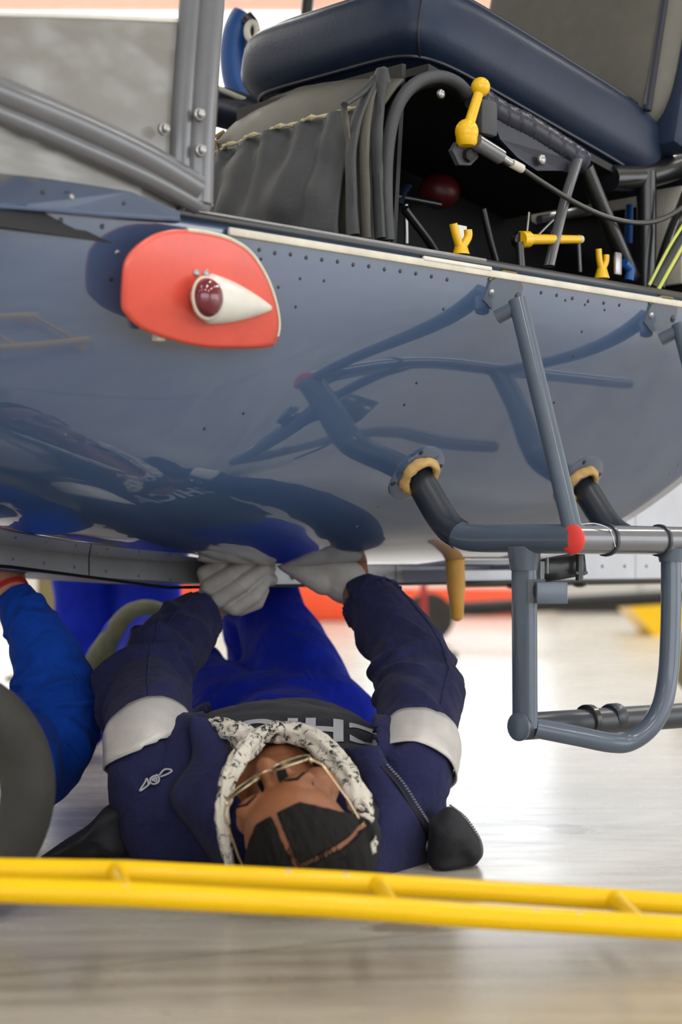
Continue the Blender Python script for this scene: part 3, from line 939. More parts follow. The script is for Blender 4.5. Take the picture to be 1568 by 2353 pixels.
# ---- amber drain tube below the hull
dt, dn = on_t(1046, 1284, -0.40), None
dr = empty('drain_tube', dt, parent=heli)
obj('flange', MB().lathe(dt + V((0, 0, 0.006)), (0, 0, -1), [(0.03, 0), (0.031, 0.003), (0.026, 0.006)], 24), M['amber'], dr)
b0 = dt
b1 = b0 + V((0.004, 0, -0.102))
prof = [(0.0175, 0), (0.0165, 0.01), (0.0158, 0.05), (0.0125, 0.075), (0.0112, 0.098), (0.0085, 0.104), (0.003, 0.107)]
obj('tube', MB().lathe(b0, b1 - b0, prof, 20), M['amber'], dr, angle=80, label='amber rubber drain tube')

# ---- belly box and silver rear fuselage behind the blue hull
def belly_z(s):
    return 0.402 - 0.04 * min(1, max(0, (s - 0.1) / 0.35))
bel = empty('belly_box', H(0.7, -0.75, 0.36), parent=heli)
pts = []
panels = [(-0.35, 0.02, 'belly_grey'), (0.02, 0.30, 'belly_grey'), (0.30, 0.62, 'belly_grey'), (0.62, 0.98, 'silver'), (0.98, 1.45, 'silver')]
for (a, b, m) in panels:
    za, zb = belly_z(a), belly_z(b)
    f = [H(a + 0.0015, -0.60, za), H(b - 0.0015, -0.60, zb), H(b - 0.0015, -0.60, 0.47), H(a + 0.0015, -0.60, 0.47)]
    obj('belly_panel', MB().slab(f, -OV * 0.38), M[m], bel, smooth=False)
    n = max(2, int((b - a) / 0.055))
    for k in range(n):
        s = a + (k + 0.5) * (b - a) / n
        stud('rivet', riv_dark if m == 'silver' else riv_me, H(s, -0.60, belly_z(s) + 0.012), OV, bel, 0.9)
lip = [H(s, -0.592, belly_z(s) - 0.001) for s in [-0.35 + 0.1 * i for i in range(19)]]
obj('belly_lip', MB().tube(lip, 0.0026, 8), M['blackgloss'], bel, label='black lower lip of the belly')
# jagged bracket being worked on
jag = [(612, 1296), (706, 1296), (704, 1318), (692, 1334), (686, 1322), (676, 1333), (668, 1320), (660, 1334), (620, 1333), (606, 1318)]
obj('toothed_bracket', MB().slab([on_t(x, y, -0.578) for x, y in jag], -OV * 0.006), M['silver'], bel, smooth=False, label='pale toothed bracket under the belly')
for x in (620, 672):
    stud('hole', riv_dark, on_t(x, 1299, -0.576), OV, bel, 2.4)
rear = empty('rear_fuselage', H(2.2, -0.55, 0.36), parent=heli)
RT = -0.47
for k, (a, b) in enumerate(((1.24, 1.52), (1.52, 1.80), (1.80, 2.2), (2.2, 2.8), (2.8, 3.6))):
    f = [H(a + 0.001, RT, 0.366), H(b - 0.001, RT, 0.366), H(b - 0.001, RT, 1.15), H(a + 0.001, RT, 1.15)]
    obj('side_panel', MB().slab(f, -OV * 0.16), M['silver'], rear, smooth=False)
    n = int((b - a) / 0.07)
    for q in range(n):
        s = a + (q + 0.5) * (b - a) / n
        stud('rivet', riv_dark, H(s, RT, 0.392), OV, rear, 1.1)
        if q % 2 == 0:
            stud('rivet', riv_dark, H(s, RT, 0.60), OV, rear, 0.8)
obj('lower_longeron', MB().tube([H(1.0, RT + 0.0, 0.362), H(3.6, RT + 0.0, 0.362)], 0.006, 8), M['blackgloss'], rear)
obj('underside', MB().slab([H(1.0, RT - 0.02, 0.366), H(3.6, RT - 0.02, 0.366), H(3.6, -0.62, 0.366), H(1.0, -0.62, 0.366)], (0, 0, 0.02)), M['silver'], rear, smooth=False)
for s in (1.15, 1.34, 1.62):
    obj('drain_fitting', MB().lathe(H(s, RT + 0.004, 0.36), (0, 0, -1), [(0.016, 0), (0.013, 0.005), (0.005, 0.008)], 14), M['blackgloss'], rear)
obj('bulkhead', MB().slab([H(1.24, -0.04, 0.8), H(1.24, -1.08, 0.8), H(1.24, -1.08, 1.10), H(1.24, -0.04, 1.10)], RV * 0.02), M['black'], heli, smooth=False)
obj('bulkhead_panel', MB().box(on_s(1532, 545, 1.23), OV * 0.035 , RV * 0.004, ZV * 0.085, 0.008), M['cream'], heli, label='cream panel behind the seat frame')
obj('bulkhead_panel', MB().box(on_s(1350, 480, 1.235), OV * 0.13, RV * 0.004, ZV * 0.012, 0.004), M['cream'], heli)
# cabin roof above the frame, unseen, added for the shade it casts
roof_rows = []
for i in range(13):
    s = -0.5 + i * 0.2
    k = math.sqrt(max(0.02, 1 - max(0, (0.1 - s) / 0.75) ** 2))
    roof_rows.append([H(s, TC + 0.58 * k * math.cos(a), 2.0 + 0.10 * math.sin(a)) for a in [PI * j / 16 for j in range(17)]])
obj('roof', MB().grid(roof_rows), M['heli'], heli, angle=180).modifiers.new('t', 'SOLIDIFY').thickness = 0.01

# ------------------------------------------------------------------ seats
def cushion(s0, t0, z0, width, length, thick, tilt, name, m, parent, label=None):
    """front lower outer corner (s0,t0,z0); runs back along s with a downward tilt"""
    ax = (RV * math.cos(tilt) - ZV * math.sin(tilt))
    az = (ZV * math.cos(tilt) + RV * math.sin(tilt))
    c = H(s0, t0, z0) + ax * (length / 2) - OV * (width / 2) + az * (thick / 2)
    rows = []
    n, mseg = 36, 64
    def spow(v, e):
        return math.copysign(abs(v) ** e, v)
    for i in range(n + 1):
        la = -PI / 2 + PI * i / n
        row = []
        for j in range(mseg):
            lo = 2 * PI * j / mseg
            x = spow(math.cos(la), 0.55) * spow(math.cos(lo), 0.28)
            y = spow(math.cos(la), 0.55) * spow(math.sin(lo), 0.28)
            z = spow(math.sin(la), 0.55)
            puff = 1 + 0.10 * (1 - x * x) * (1 - y * y)
            row.append(c + ax * (x * length / 2) + OV * (y * width / 2) + az * (z * thick / 2 * puff))
        rows.append(row)
    o = obj(name, MB().grid(rows, closed=True), m, parent, angle=180, label=label)
    return o, ax, az, c
seat = empty('pilot_seat', H(0.8, -0.3, 0.8), parent=heli)
tag(seat, 'padded navy pilot seat')
cu, ax, az, cc_ = cushion(0.515, -0.105, 1.143, 0.45, 0.65, 0.15, math.radians(11.5), 'cushion', M['seat'], seat, 'padded navy leatherette cushion')
# piping that hugs the cushion
def edge_pts(x, y, z):
    return cc_ + ax * (x * 0.325) + OV * (y * 0.225) + az * (z * 0.075)
def cush(la, lo, grow=1.004):
    spw = lambda v, e: math.copysign(abs(v) ** e, v)
    x = spw(math.cos(la), 0.55) * spw(math.cos(lo), 0.28)
    y = spw(math.cos(la), 0.55) * spw(math.sin(lo), 0.28)
    z = spw(math.sin(la), 0.55)
    return cc_ + (ax * (x * 0.325) + OV * (y * 0.225) + az * (z * 0.075 * (1 + 0.10 * (1 - x * x) * (1 - y * y)))) * grow
for la in (0.62, -0.62):
    obj('piping', MB().tube([cush(la, 2 * PI * j / 160) for j in range(161)], 0.0036, 8), M['seat_dark'], seat)
obj('corner_seam', MB().tube([cush(-0.62 + 1.24 * j / 20, 2.42) for j in range(21)], 0.0026, 6), M['seat_dark'], seat)
# torn stuffing at the front edge
for k in range(6):
    b_ = cush(0.75, 2.75 + 0.05 * k)
    obj('torn_thread', MB().tube(catmull([b_, b_ + V((random.uniform(-.006, .006), -0.003, 0.004)), b_ + V((random.uniform(-.012, .012), -0.006, random.uniform(.0, .010)))], 4), 0.0011, 5), M['cream'], seat)
bk = math.radians(14)
bu = (ZV * math.cos(bk) + RV * math.sin(bk))
bn = (-RV * math.cos(bk) + ZV * math.sin(bk))
bc_ = H(1.10, -0.31, 1.14) + bu * 0.36
brd = MB()
n, mseg = 24, 48
rows = []
for i in range(n + 1):
    la = -PI / 2 + PI * i / n
    row = []
    for j in range(mseg):
        lo = 2 * PI * j / mseg
        sp = lambda v, e: math.copysign(abs(v) ** e, v)
        row.append(bc_ + OV * (0.215 * sp(math.cos(la), .5) * sp(math.cos(lo), .25)) + bu * (0.38 * sp(math.cos(la), .5) * sp(math.sin(lo), .25)) + bn * (0.045 * sp(math.sin(la), .5)))
    rows.append(row)
obj('backrest', brd.grid(rows, closed=True), M['back'], seat, angle=180, label='grey cloth backrest')
obj('backrest_piping', MB().tube([bc_ + OV * 0.203 + bn * 0.03 + bu * q for q in (-0.36, -0.2, 0, 0.2, 0.36)], 0.007, 8), M['seat_dark'], seat)
obj('backrest_shell', MB().box(bc_ - bn * 0.05 + OV * 0.03, OV * 0.2, bu * 0.40, bn * 0.03, 0.02), M['seat'], seat)

# front cover with its pocket
cov = empty('seat_cover', H(0.45, -0.28, 0.8), parent=heli)
tag(cov, 'worn grey canvas cover with pocket below the seat cushion')
def cover_pt(q, z, bulge=0.0):
    """q 0..1 from the outer edge inboard, z height"""
    t = -0.11 - 0.375 * q
    s = 0.445 + 0.11 * max(0, (z - 1.03) / 0.11) ** 1.5 - 0.03 * math.sin(PI * q) + bulge * -1
    return H(s, t, z)
rows = [[cover_pt(j / 24, 0.79 + (0.352 - 0.045 * (1 - j / 24) ** 1.5) * i / 24, 0.004 * fbm((j * .3, i * .3, 0), 1)) for j in range(25)] for i in range(25)]
obj('front_panel', MB().grid(rows), M['skirt'], cov, angle=180, label='pale grey upper canvas').modifiers.new('t', 'SOLIDIFY').thickness = 0.004
def ztop(q): return 1.045 - 0.022 * q + 0.012 * (q - 0.45) ** 2
rows = []
for i in range(31):
    v = i / 30
    row = []
    for j in range(49):
        q = 0.06 + 0.92 * j / 48
        z = 0.79 + (ztop(q) - 0.79) * v
        fold = 0.008 * math.sin(q * 38 + 2.2 * v + 2 * noise.noise(V((q * 6, v * 2, 1)))) * (0.35 + 0.65 * v ** 3) + 0.012 * fbm((q * 5, v * 3, 4), 1, 2)
        row.append(cover_pt(q, z, 0.012 + 0.034 * math.sin(PI * min(1, v * 1.06)) ** 0.8 + fold))
    rows.append(row)
obj('pocket', MB().grid(rows), M['pocket'], cov, angle=180, label='gathered dark canvas pocket').modifiers.new('t', 'SOLIDIFY').thickness = 0.004
st_pts = [cover_pt(0.06 + 0.92 * j / 48, ztop(0.06 + 0.92 * j / 48) + 0.002, 0.017 + 0.006 * math.sin(j * 0.75)) for j in range(49)]
obj('stitching', MB().tube(st_pts, 0.0032, 8, mod=lambda u, a: 1 + 0.55 * math.sin(u * 190)), M['thread'], cov, label='pale gathered stitching')
fr_ = [cover_pt(1.0, z, 0.004 + 0.02 * math.sin((z - .8) * 9)) - OV * 0.006 for z in [0.8 + 0.025 * i for i in range(12)]]
obj('frayed_edge', MB().tube(fr_, 0.0065, 8, mod=lambda u, a: 1 + 0.4 * noise.noise(V((u * 40, a, 0)))), M['olive_edge'], cov, label='frayed olive edge')
for k in range(5):
    b_ = cover_pt(0.93 + 0.02 * k, 1.05 + 0.01 * (k % 2), 0.01)
    obj('frayed_thread', MB().tube(catmull([b_, b_ + V((random.uniform(-.02, .02), -0.01, random.uniform(-.01, .02))), b_ + V((random.uniform(-.03, .03), -0.01, random.uniform(-.03, .01)))], 5), 0.0025, 6), M['olive_edge'], cov)
# bunched straps at the outer edge
strap_px = [
    [(880, 158), (872, 240), (866, 330), (868, 430), (874, 548)],
    [(876, 160), (850, 230), (838, 320), (838, 420), (842, 546)],
    [(866, 178), (836, 235), (812, 310), (806, 400), (812, 540)],
    [(790, 238), (796, 290), (806, 350), (812, 430), (820, 540)],
    [(792, 240), (830, 215), (866, 176), (884, 160), (892, 190)],
]
for i, sp_ in enumerate(strap_px):
    tt = [-0.092, -0.10, -0.108, -0.112, -0.105][i]
    pth = catmull([on_t(x, y, tt + 0.004 * math.sin(x + y)) for x, y in sp_], 8)
    obj('strap', MB().tube(pth, [0.010, 0.0095, 0.011, 0.006, 0.007][i], 10, flat=0.55, up=OV, mod=lambda u, a: 1 + 0.18 * noise.noise(V((u * 7, a * .5, i)))), M['skirt'] if i in (1, 3) else M['pocket'], cov)
# seat base: hoop, dark box behind it
base = empty('seat_base', H(0.75, -0.3, 0.8), parent=heli)
tag(base, 'black tubular seat base with hoop')
hoop = [on_t(x, y, -0.10) for x, y in [(893, 552), (888, 460), (890, 360), (902, 280), (925, 225), (962, 188), (1010, 176), (1050, 190), (1076, 216)]]
obj('hoop', MB().tube(catmull(hoop, 7), 0.0095, 14), M['pocket'], base, label='dark grey padded hoop')
hoop2 = [p - OV * 0.02 + RV * 0.012 for p in hoop]
obj('hoop_lining', MB().tube(catmull(hoop2, 7), 0.010, 12), M['black'], base)
obj('inner_wall', MB().slab([H(0.47, -0.44, 0.79), H(1.24, -0.44, 0.79), H(1.24, -0.44, 1.0), H(0.98, -0.44, 1.08), H(0.56, -0.44, 1.15), H(0.47, -0.44, 1.08)], -OV * 0.01), M['black'], base, smooth=False)
obj('under_board', MB().slab([H(0.56, -0.12, 1.12), H(1.10, -0.12, 1.016), H(1.10, -0.46, 1.016), H(0.56, -0.46, 1.12)], (0, 0, 0.012)), M['black'], base, smooth=False)
obj('front_board', MB().slab([H(0.475, -0.115, 0.79), H(0.475, -0.48, 0.79), H(0.50, -0.48, 1.12), H(0.50, -0.115, 1.12)], RV * 0.008), M['black'], base, smooth=False)
# quilted dark roll under the cushion side
roll = catmull([on_t(1090, 222, -0.085), on_t(1150, 262, -0.085), on_t(1210, 292, -0.085), on_t(1280, 336, -0.085), on_t(1335, 372, -0.085)], 14)
obj('padded_roll', MB().tube(roll, 0.020, 16, flat=1.0, mod=lambda u, a: 1 + 0.06 * math.sin(u * 150 + a)), M['seat_dark'], base, label='quilted navy roll')
fl = [on_t(1120, 240, -0.075), on_t(1330, 372, -0.075), on_t(1322, 400, -0.072), on_t(1290, 392, -0.07), on_t(1235, 392, -0.07), on_t(1190, 362, -0.072), on_t(1150, 320, -0.074)]
obj('leather_flap', MB().slab(fl, -OV * 0.006), M['seat_dark'], base, smooth=False, label='dark navy leather flap')
for (x, y, r_) in ((1246, 367, 0.0085), (1131, 299, 0.006), (1014, 216, 0.007)):
    c = on_t(x, y, -0.064)
    obj('snap_stud', MB().lathe(c, OV, [(r_, -0.002), (r_, 0.001), (r_ * .8, 0.003), (r_ * .3, 0.0045)], 14), M['metal'], base, label='steel snap stud')
def rod(name, pts, r_, m, parent, t=None, flat=1.0, label=None, n=5):
    pth = [on_t(p[0], p[1], t if len(p) == 2 else p[2]) for p in pts]
    if len(pth) > 2: pth = catmull(pth, n)
    return obj(name, MB().tube(pth, r_, 12, flat=flat, up=OV), m, parent, label=label)
rod('strut', [(1328, 368), (1296, 470), (1262, 612)], 0.0105, M['frame'], base, -0.06, 0.5, 'grey flat strut')
rod('strut', [(1345, 385), (1380, 470), (1455, 640)], 0.0135, M['blackgloss'], base, -0.085)
rod('frame_tube', [(1486, 395), (1486, 520), (1484, 670)], 0.0165, M['blackgloss'], base, -0.12)
rod('frame_tube', [(1400, 410), (1480, 405), (1590, 372)], 0.022, M['blackgloss'], base, -0.13)
rod('frame_tube', [(1590, 430), (1540, 560), (1510, 660)], 0.013, M['blackgloss'], base, -0.06)
rod('striped_hose', [(1600, 505), (1556, 575), (1500, 665)], 0.0115, M['pocket'], base, -0.045)
rod('hose_stripe', [(1600, 512), (1550, 600), (1512, 668)], 0.0032, M['lime'], base, -0.032, 1.0, 'lime stripe on the hose')
rod('hose_stripe', [(1585, 495), (1540, 565), (1492, 656)], 0.0026, M['lime'], base, -0.034)
rod('frame_tube', [(930, 480), (990, 560), (1010, 600)], 0.007, M['blackgloss'], base, -0.2)
rod('frame_tube', [(1110, 480), (1125, 545), (1140, 600)], 0.006, M['blackgloss'], base, -0.22)
rod('control_rod', [(933, 470), (934, 560)], 0.004, M['metal'], base, -0.25)
rod('control_rod', [(1216, 488), (1210, 545)], 0.002, M['metal'], base, -0.1)
rod('control_rod', [(1272, 505), (1232, 545)], 0.002, M['metal'], base, -0.1)
rod('control_rod', [(1330, 540), (1334, 625)], 0.003, M['frame'], base, -0.14)
rod('cross_tube', [(1240, 505), (1450, 462)], 0.008, M['frame'], base, -0.36)
rod('cross_tube', [(905, 450), (1010, 470)], 0.006, M['blackgloss'], base, -0.3)
rod('blue_strap', [(1447, 470), (1445, 560)], 0.008, M['blue'], base, -0.2, 0.5)
rod('blue_strap', [(938, 428), (925, 446), (916, 470)], 0.009, M['seat'], base, -0.3, 0.5)

# seat adjust lever, cable
lev = empty('seat_lever', on_t(1080, 300, -0.05), parent=heli)
tag(lev, 'yellow ball-ended seat lever')
LT = -0.045
a_, b_ = on_t(1105, 200, LT), on_t(1073, 303, LT)
obj('top_ball', MB().sphere(a_, 0.0142), M['yellow'], lev, angle=180)
obj('base_ball', MB().ell(b_, 0.0172, 0.015, 0.0185), M['yellow'], lev, angle=180)
obj('arm', MB().tube([a_, b_], [0.007, 0.0082], 14), M['yellow'], lev)
obj('base_skirt', MB().lathe(b_ + V((0, 0, -0.008)), (0, 0, -1), [(0.016, 0), (0.015, 0.008), (0.012, 0.012)], 18), M['yellow'], lev)
obj('pivot_plate', MB().slab([on_t(x, y, LT - 0.012) for x, y in ((1040, 345), (1052, 325), (1096, 330), (1100, 362), (1082, 380), (1056, 378))], -OV * 0.008), M['pocket'], lev, smooth=False)
obj('pivot_nut', MB().lathe(on_t(1075, 358, LT - 0.01), OV, [(0.010, 0), (0.010, 0.006), (0.006, 0.008)], 6), M['black'], lev)
obj('mount_block', MB().box(on_t(1118, 272, LT - 0.02), RV * 0.018, OV * 0.008, ZV * 0.026, 0.005), M['pocket'], lev)
rod('cable_sleeve', [(1094, 325), (1150, 360)], 0.0115, M['frame'], lev, LT)
rod('cable_end', [(1148, 358), (1172, 374)], 0.0065, M['metal'], lev, LT)
rod('cable_ferrule', [(1176, 375), (1200, 388)], 0.0068, M['cream'], lev, LT, 1.0, 'pale cable ferrule')
rod('cable', [(1196, 386), (1260, 428), (1330, 470), (1400, 500), (1470, 512), (1530, 500), (1600, 455)], 0.0042, M['blackgloss'], lev, LT, 1.0, 'black control cable', 8)
# small yellow handles on the cabin floor
def handle(name, label, parts):
    e = empty(name, parts[0][1][0], parent=heli)
    tag(e, label)
    for nm, pts, r_, m in parts:
        obj(nm, MB().tube(catmull(pts, 5) if len(pts) > 2 else pts, r_, 12), m, e)
TH = -0.06
Q = lambda x, y: on_t(x, y, TH)
handle('latch_handle', 'yellow forked latch handle on the cabin floor', [('stem', [Q(1060, 585), Q(1060, 562)], [0.013, 0.0085], M['yellow']), ('prong', [Q(1056, 566), Q(1048, 540), Q(1042, 514)], 0.0062, M['yellow']), ('prong', [Q(1064, 566), Q(1076, 545), Q(1076, 528)], 0.0062, M['yellow'])])
handle('latch_handle', 'small yellow forked latch handle near the blue strap', [('stem', [Q(1384, 640), Q(1384, 616)], [0.0125, 0.0075], M['yellow']), ('prong', [Q(1382, 618), Q(1378, 596), Q(1376, 572)], 0.005, M['yellow']), ('prong', [Q(1386, 618), Q(1393, 602), Q(1394, 586)], 0.005, M['yellow'])])
handle('locking_lever', 'horizontal yellow locking lever by the seat strut', [('arm', [Q(1202, 550), Q(1334, 550)], [0.0085, 0.0062], M['yellow']), ('hub', [Q(1197, 550), Q(1214, 550)], [0.0125, 0.0125], M['yellow']), ('tip', [Q(1331, 550), Q(1337, 550)], [0.0066, 0.006], M['cream']), ('pivot', [on_t(1190, 552, TH - 0.01), on_t(1200, 552, TH)], [0.013, 0.013], M['blackgloss']), ('post', [Q(1194, 556), Q(1198, 620)], [0.006, 0.007], M['blackgloss'])])
obj('white_tag', MB().box(on_t(1059, 546, -0.09), RV * 0.012, OV * 0.002, ZV * 0.018, 0.001), M['white'], heli)
obj('steel_buckle', MB().box(on_t(1420, 606, -0.05), RV * 0.0085, OV * 0.003, ZV * 0.018, 0.005), M['metal'], heli)
rod('blue_hose', [(1434, 604), (1448, 620), (1446, 645)], 0.008, M['blue'], heli, -0.06)
obj('red_reservoir', MB().ell(on_t(1010, 440, -0.38), 0.035, 0.03, 0.03), mat('dark_red', C(92, 20, 24), 0.4), heli, angle=180)

# co-pilot seat on the far side
seat2 = empty('copilot_seat', H(0.9, -0.8, 0.8), parent=heli)
tag(seat2, 'dark far-side seat seen beyond the door post')
cushion(0.66, -0.60, 1.02, 0.40, 0.55, 0.15, math.radians(10), 'cushion', M['seat_dark'], seat2)
obj('base', MB().box(H(0.95, -0.8, 0.91), RV * 0.22, OV * 0.17, ZV * 0.12, 0.02), M['black'], seat2)
obj('pale_edge', MB().tube([at(494, 200, 3.08), at(545, 222, 3.1), at(602, 244, 3.12)], 0.005, 8), M['cream'], seat2)
obj('dark_bolster', MB().tube(catmull([at(440, 235, 3.13), at(500, 245, 3.13), at(560, 262, 3.13), at(620, 285, 3.13)], 5), 0.035, 14), M['seat_dark'], seat2)
bp_ = catmull([at(566, 40, 3.3), at(548, 70, 3.3), at(540, 130, 3.3), at(548, 190, 3.3), at(572, 235, 3.3)], 6)
obj('blue_bolster', MB().tube(bp_, 0.034, 16, flat=0.8, up=(0, 1, 0)), M['blue'], seat2, label='blue padded bolster')
obj('harness_ring', MB().tube([at(580 + 12 * math.cos(a), 72 + 20 * math.sin(a), 3.24) for a in [2 * PI * j / 20 for j in range(21)]], 0.006, 8), M['cream'], seat2)
obj('harness', MB().tube(catmull([at(566, 38, 3.26), at(582, 60, 3.26), at(590, 110, 3.26), at(600, 160, 3.26)], 5), 0.012, 10), M['blackgloss'], seat2)
obj('far_post', MB().tube([at(700, 80, 3.6) * 1.0 + V((-0.005, 0, -0.65)), at(704, 40, 3.6), at(724, -160, 3.6), at(724, -160, 3.6) + V((0.01, 0, 0.42))], 0.012, 12), M['blackgloss'], heli)

# ------------------------------------------------------------------ yellow tow frame in front
tow = empty('tow_bar_frame', (0.0, 1.8, 0.0), 'yellow painted double-rail tow frame across the foreground', 'tow bar')
def rail_pt(kind, px):
    if kind == 'front':
        D = 1.70 + 0.09 * px / 1568.0
        ys = [(-700, 2018), (0, 2045), (290, 2055), (784, 2082), (1100, 2105), (1568, 2133), (2100, 2160)]
    else:
        D = 1.815 + 0.105 * px / 1568.0
        ys = [(-700, 1985), (0, 1998), (290, 2003), (784, 2027), (1100, 2047), (1568, 2077), (2100, 2105)]
    for (x0, y0), (x1, y1) in zip(ys, ys[1:]):
        if px <= x1:
            break
    return at(px, y0 + (y1 - y0) * (px - x0) / (x1 - x0), D)
XSR = [-700, -300, 0, 150, 290, 450, 620, 784, 940, 1100, 1330, 1568, 1850, 2100]
for kind in ('front', 'rear'):
    obj('rail', MB().tube(catmull([rail_pt(kind, x) for x in XSR], 5), 0.0122 if kind == 'front' else 0.0115, 20), M['rail'], tow)
for (xr, xf) in ((-450, -420), (268, 290), (868, 905), (1412, 1478), (1980, 2040)):
    obj('cross_strut', MB().tube([rail_pt('rear', xr), rail_pt('front', xf)], 0.0088, 14), M['rail'], tow)
    c0, c1 = rail_pt('rear', xr), rail_pt('front', xf)
    obj('weld_collar', MB().tube([c0 + (c1 - c0) * 0.07, c0 + (c1 - c0) * 0.16], [0.0115, 0.0092], 14), M['rail'], tow)
for k, px in enumerate((-480, 2000)):
    for kind in ('front', 'rear'):
        p_ = rail_pt(kind, px)
        obj('leg', MB().tube([p_, V((p_.x, p_.y, 0.004))], 0.0095, 12), M['rail'], tow)
        obj('foot', MB().lathe((p_.x, p_.y, 0.0), (0, 0, 1), [(0.028, 0), (0.028, 0.004), (0.012, 0.008)], 18), M['rail'], tow)
for kind, px, dz in (('front', 290, 0.0105), ('rear', 662, 0.0108), ('rear', 795, 0.0108), ('front', 1232, 0.0112), ('front', 1330, 0.0115)):
    p_ = rail_pt(kind, px) + V((0, -0.0065, dz * 0.85))
    obj('paint_chip', MB().ell(p_, 0.0036, 0.0012, 0.0016), M['chip'], tow, label='chipped paint')

# ------------------------------------------------------------------ nose wheel at the left edge
WX, WY, WR = at(-178, 0, 2.03).x, 2.05, 0.145
wheel = empty('nose_wheel', (WX, WY, 0), 'black rubber nose wheel at the left edge beside the tow frame', 'wheel')
wa = V((0.52, -0.85, 0)).normalized()
wc = V((WX, WY, WR))
prof = [(0.078, -0.045), (0.088, -0.052), (0.108, -0.053), (0.126, -0.047), (0.138, -0.034), (0.1435, -0.018), (0.145, 0.0), (0.1435, 0.018), (0.138, 0.034), (0.126, 0.047), (0.108, 0.053), (0.088, 0.052), (0.078, 0.045)]
obj('tyre', MB().lathe(wc, wa, prof, 64), M['tyre'], wheel, angle=60)
for h in (-0.022, 0.0, 0.022):
    rr_ = 0.1448 if h == 0 else 0.1425
    obj('tread_rib', MB().tube([wc + wa * h + (ZV * math.cos(a) + wa.cross(ZV) * math.sin(a)) * rr_ for a in [2 * PI * j / 64 for j in range(65)]], 0.0032, 6), M['tyre'], wheel)
obj('hub', MB().lathe(wc, wa, [(0.02, -0.05), (0.06, -0.046), (0.079, -0.044), (0.079, 0.044), (0.06, 0.046), (0.02, 0.05)], 32), M['metal'], wheel)
obj('axle', MB().tube([wc - wa * 0.075, wc + wa * 0.075], 0.012, 14), M['metal'], wheel)
for sg in (-1, 1):
    obj('fork_leg', MB().tube(catmull([wc + wa * 0.068 * sg, wc + wa * 0.068 * sg + V((0, 0, 0.15)), wc + wa * 0.03 * sg + V((0, 0, 0.2)), wc + V((0, 0, 0.215))], 5), 0.011, 12), M['frame'], wheel)
obj('strut', MB().tube([wc + V((0, 0, 0.21)), wc + V((-0.01, 0.02, 0.40))], 0.02, 18), M['frame'], wheel)

# ------------------------------------------------------------------ background of the hangar
def block(name, parts, label, cat, group=None):
    """parts: list of (name, MB, material)"""
    pts = [v for p in parts for v in p[1].v]
    o = empty(name, (sum(v.x for v in pts) / len(pts), sum(v.y for v in pts) / len(pts), min(v.z for v in pts)), label, cat, group)
    for nm, mb, m in parts:
        obj(nm, mb, m, o)
    return o
def barrier(px0, px1, D, zt, label):
    x0, x1 = at(px0, 0, D).x, at(px1, 0, D).x
    block('safety_barrier', [('body', MB().wbox(x0, x1, D, D + 0.35, 0.0, zt * 0.62, 0.03), M['orange']),
                             ('white_band', MB().wbox(x0, x1, D + 0.03, D + 0.32, zt * 0.62, zt * 0.78, 0.02), M['white']),
                             ('top_rail', MB().wbox(x0, x1, D + 0.05, D + 0.3, zt * 0.78, zt, 0.03), M['orange'])], label, 'barrier')
barrier(655, 815, 11.6, 0.42, 'orange and white low safety barrier between the lying mechanic\'s arms')
barrier(330, 470, 11.9, 0.46, 'orange and white safety barrier beside the standing blue legs')
barrier(900, 1200, 12.6, 0.30, 'low orange barrier at the far end of the hangar floor')
b0 = at(985, 1404, 8.8); b1 = at(1720, 1362, 8.8)
block('tow_pole', [('pole', MB().tube([b0, b1], 0.035, 12), M['black']), ('wheel', MB().lathe(V((b0.x, b0.y - 0.05, 0.12)), (0, 1, 0), [(0.12, 0), (0.12, 0.08), (0.05, 0.09)], 20), M['tyre']),
                   ('stand', MB().tube([b1, V((b1.x, b1.y, 0.0))], 0.02, 10), M['black'])], 'long black tow pole lying across the far floor', 'pole')
yc = at(1510, 1395, 9.5)
block('yellow_chock', [('body', MB().slab([at(1436, 1382, 9.5), at(1640, 1382, 9.5), at(1620, 1462, 9.5), at(1505, 1462, 9.5)], (0, 0.5, 0)), M['rail']),
                       ('handle', MB().tube(catmull([at(1480, 1384, 9.6), at(1500, 1368, 9.6), at(1560, 1368, 9.6), at(1580, 1384, 9.6)], 5), 0.02, 10), M['blackgloss'])], 'yellow wheel chock on the far floor at the right', 'chock')
rp = at(974, 0, 7.5)
block('red_pole', [('pole', MB().tube([V((rp.x, 7.5, 0.02)), V((rp.x, 7.5, 0.75))], 0.014, 10), mat('dark_red_paint', C(170, 40, 44), 0.5)), ('base', MB().lathe((rp.x, 7.5, 0), (0, 0, 1), [(0.14, 0), (0.14, 0.02), (0.03, 0.04)], 20), M['black'])], 'thin dark red marker pole behind the lying mechanic', 'pole')
kp = at(108, 0, 6.2)
block('khaki_post', [('post', MB().wbox(kp.x - 0.03, kp.x + 0.03, 6.17, 6.23, 0.012, 1.2, 0.01), M['khaki']), ('base_plate', MB().wbox(kp.x - 0.12, kp.x + 0.12, 6.08, 6.32, 0, 0.012), M['khaki']),
                     ('top', MB().wbox(kp.x - 0.45, kp.x + 0.35, 5.95, 6.45, 1.2, 1.24, 0.01), M['khaki'])], 'khaki painted post of a work stand at far left', 'stand')
def far_wheel(px, D, r, label):
    x = at(px, 0, D).x
    block('trolley_wheel', [('tyre', MB().lathe((x, D, r), (0.25, -1, 0), [(r * .6, -0.05), (r * .85, -0.06), (r, -0.03), (r, 0.03), (r * .85, 0.06), (r * .6, 0.05)], 32), M['khaki']),
                            ('hub', MB().lathe((x, D, r), (0.25, -1, 0), [(r * .2, -0.055), (r * .58, -0.05), (r * .58, 0.05), (r * .2, 0.055)], 24), M['metal'])], label, 'wheel')
far_wheel(118, 4.0, 0.067, 'khaki trolley wheel behind the blue sleeve at left')
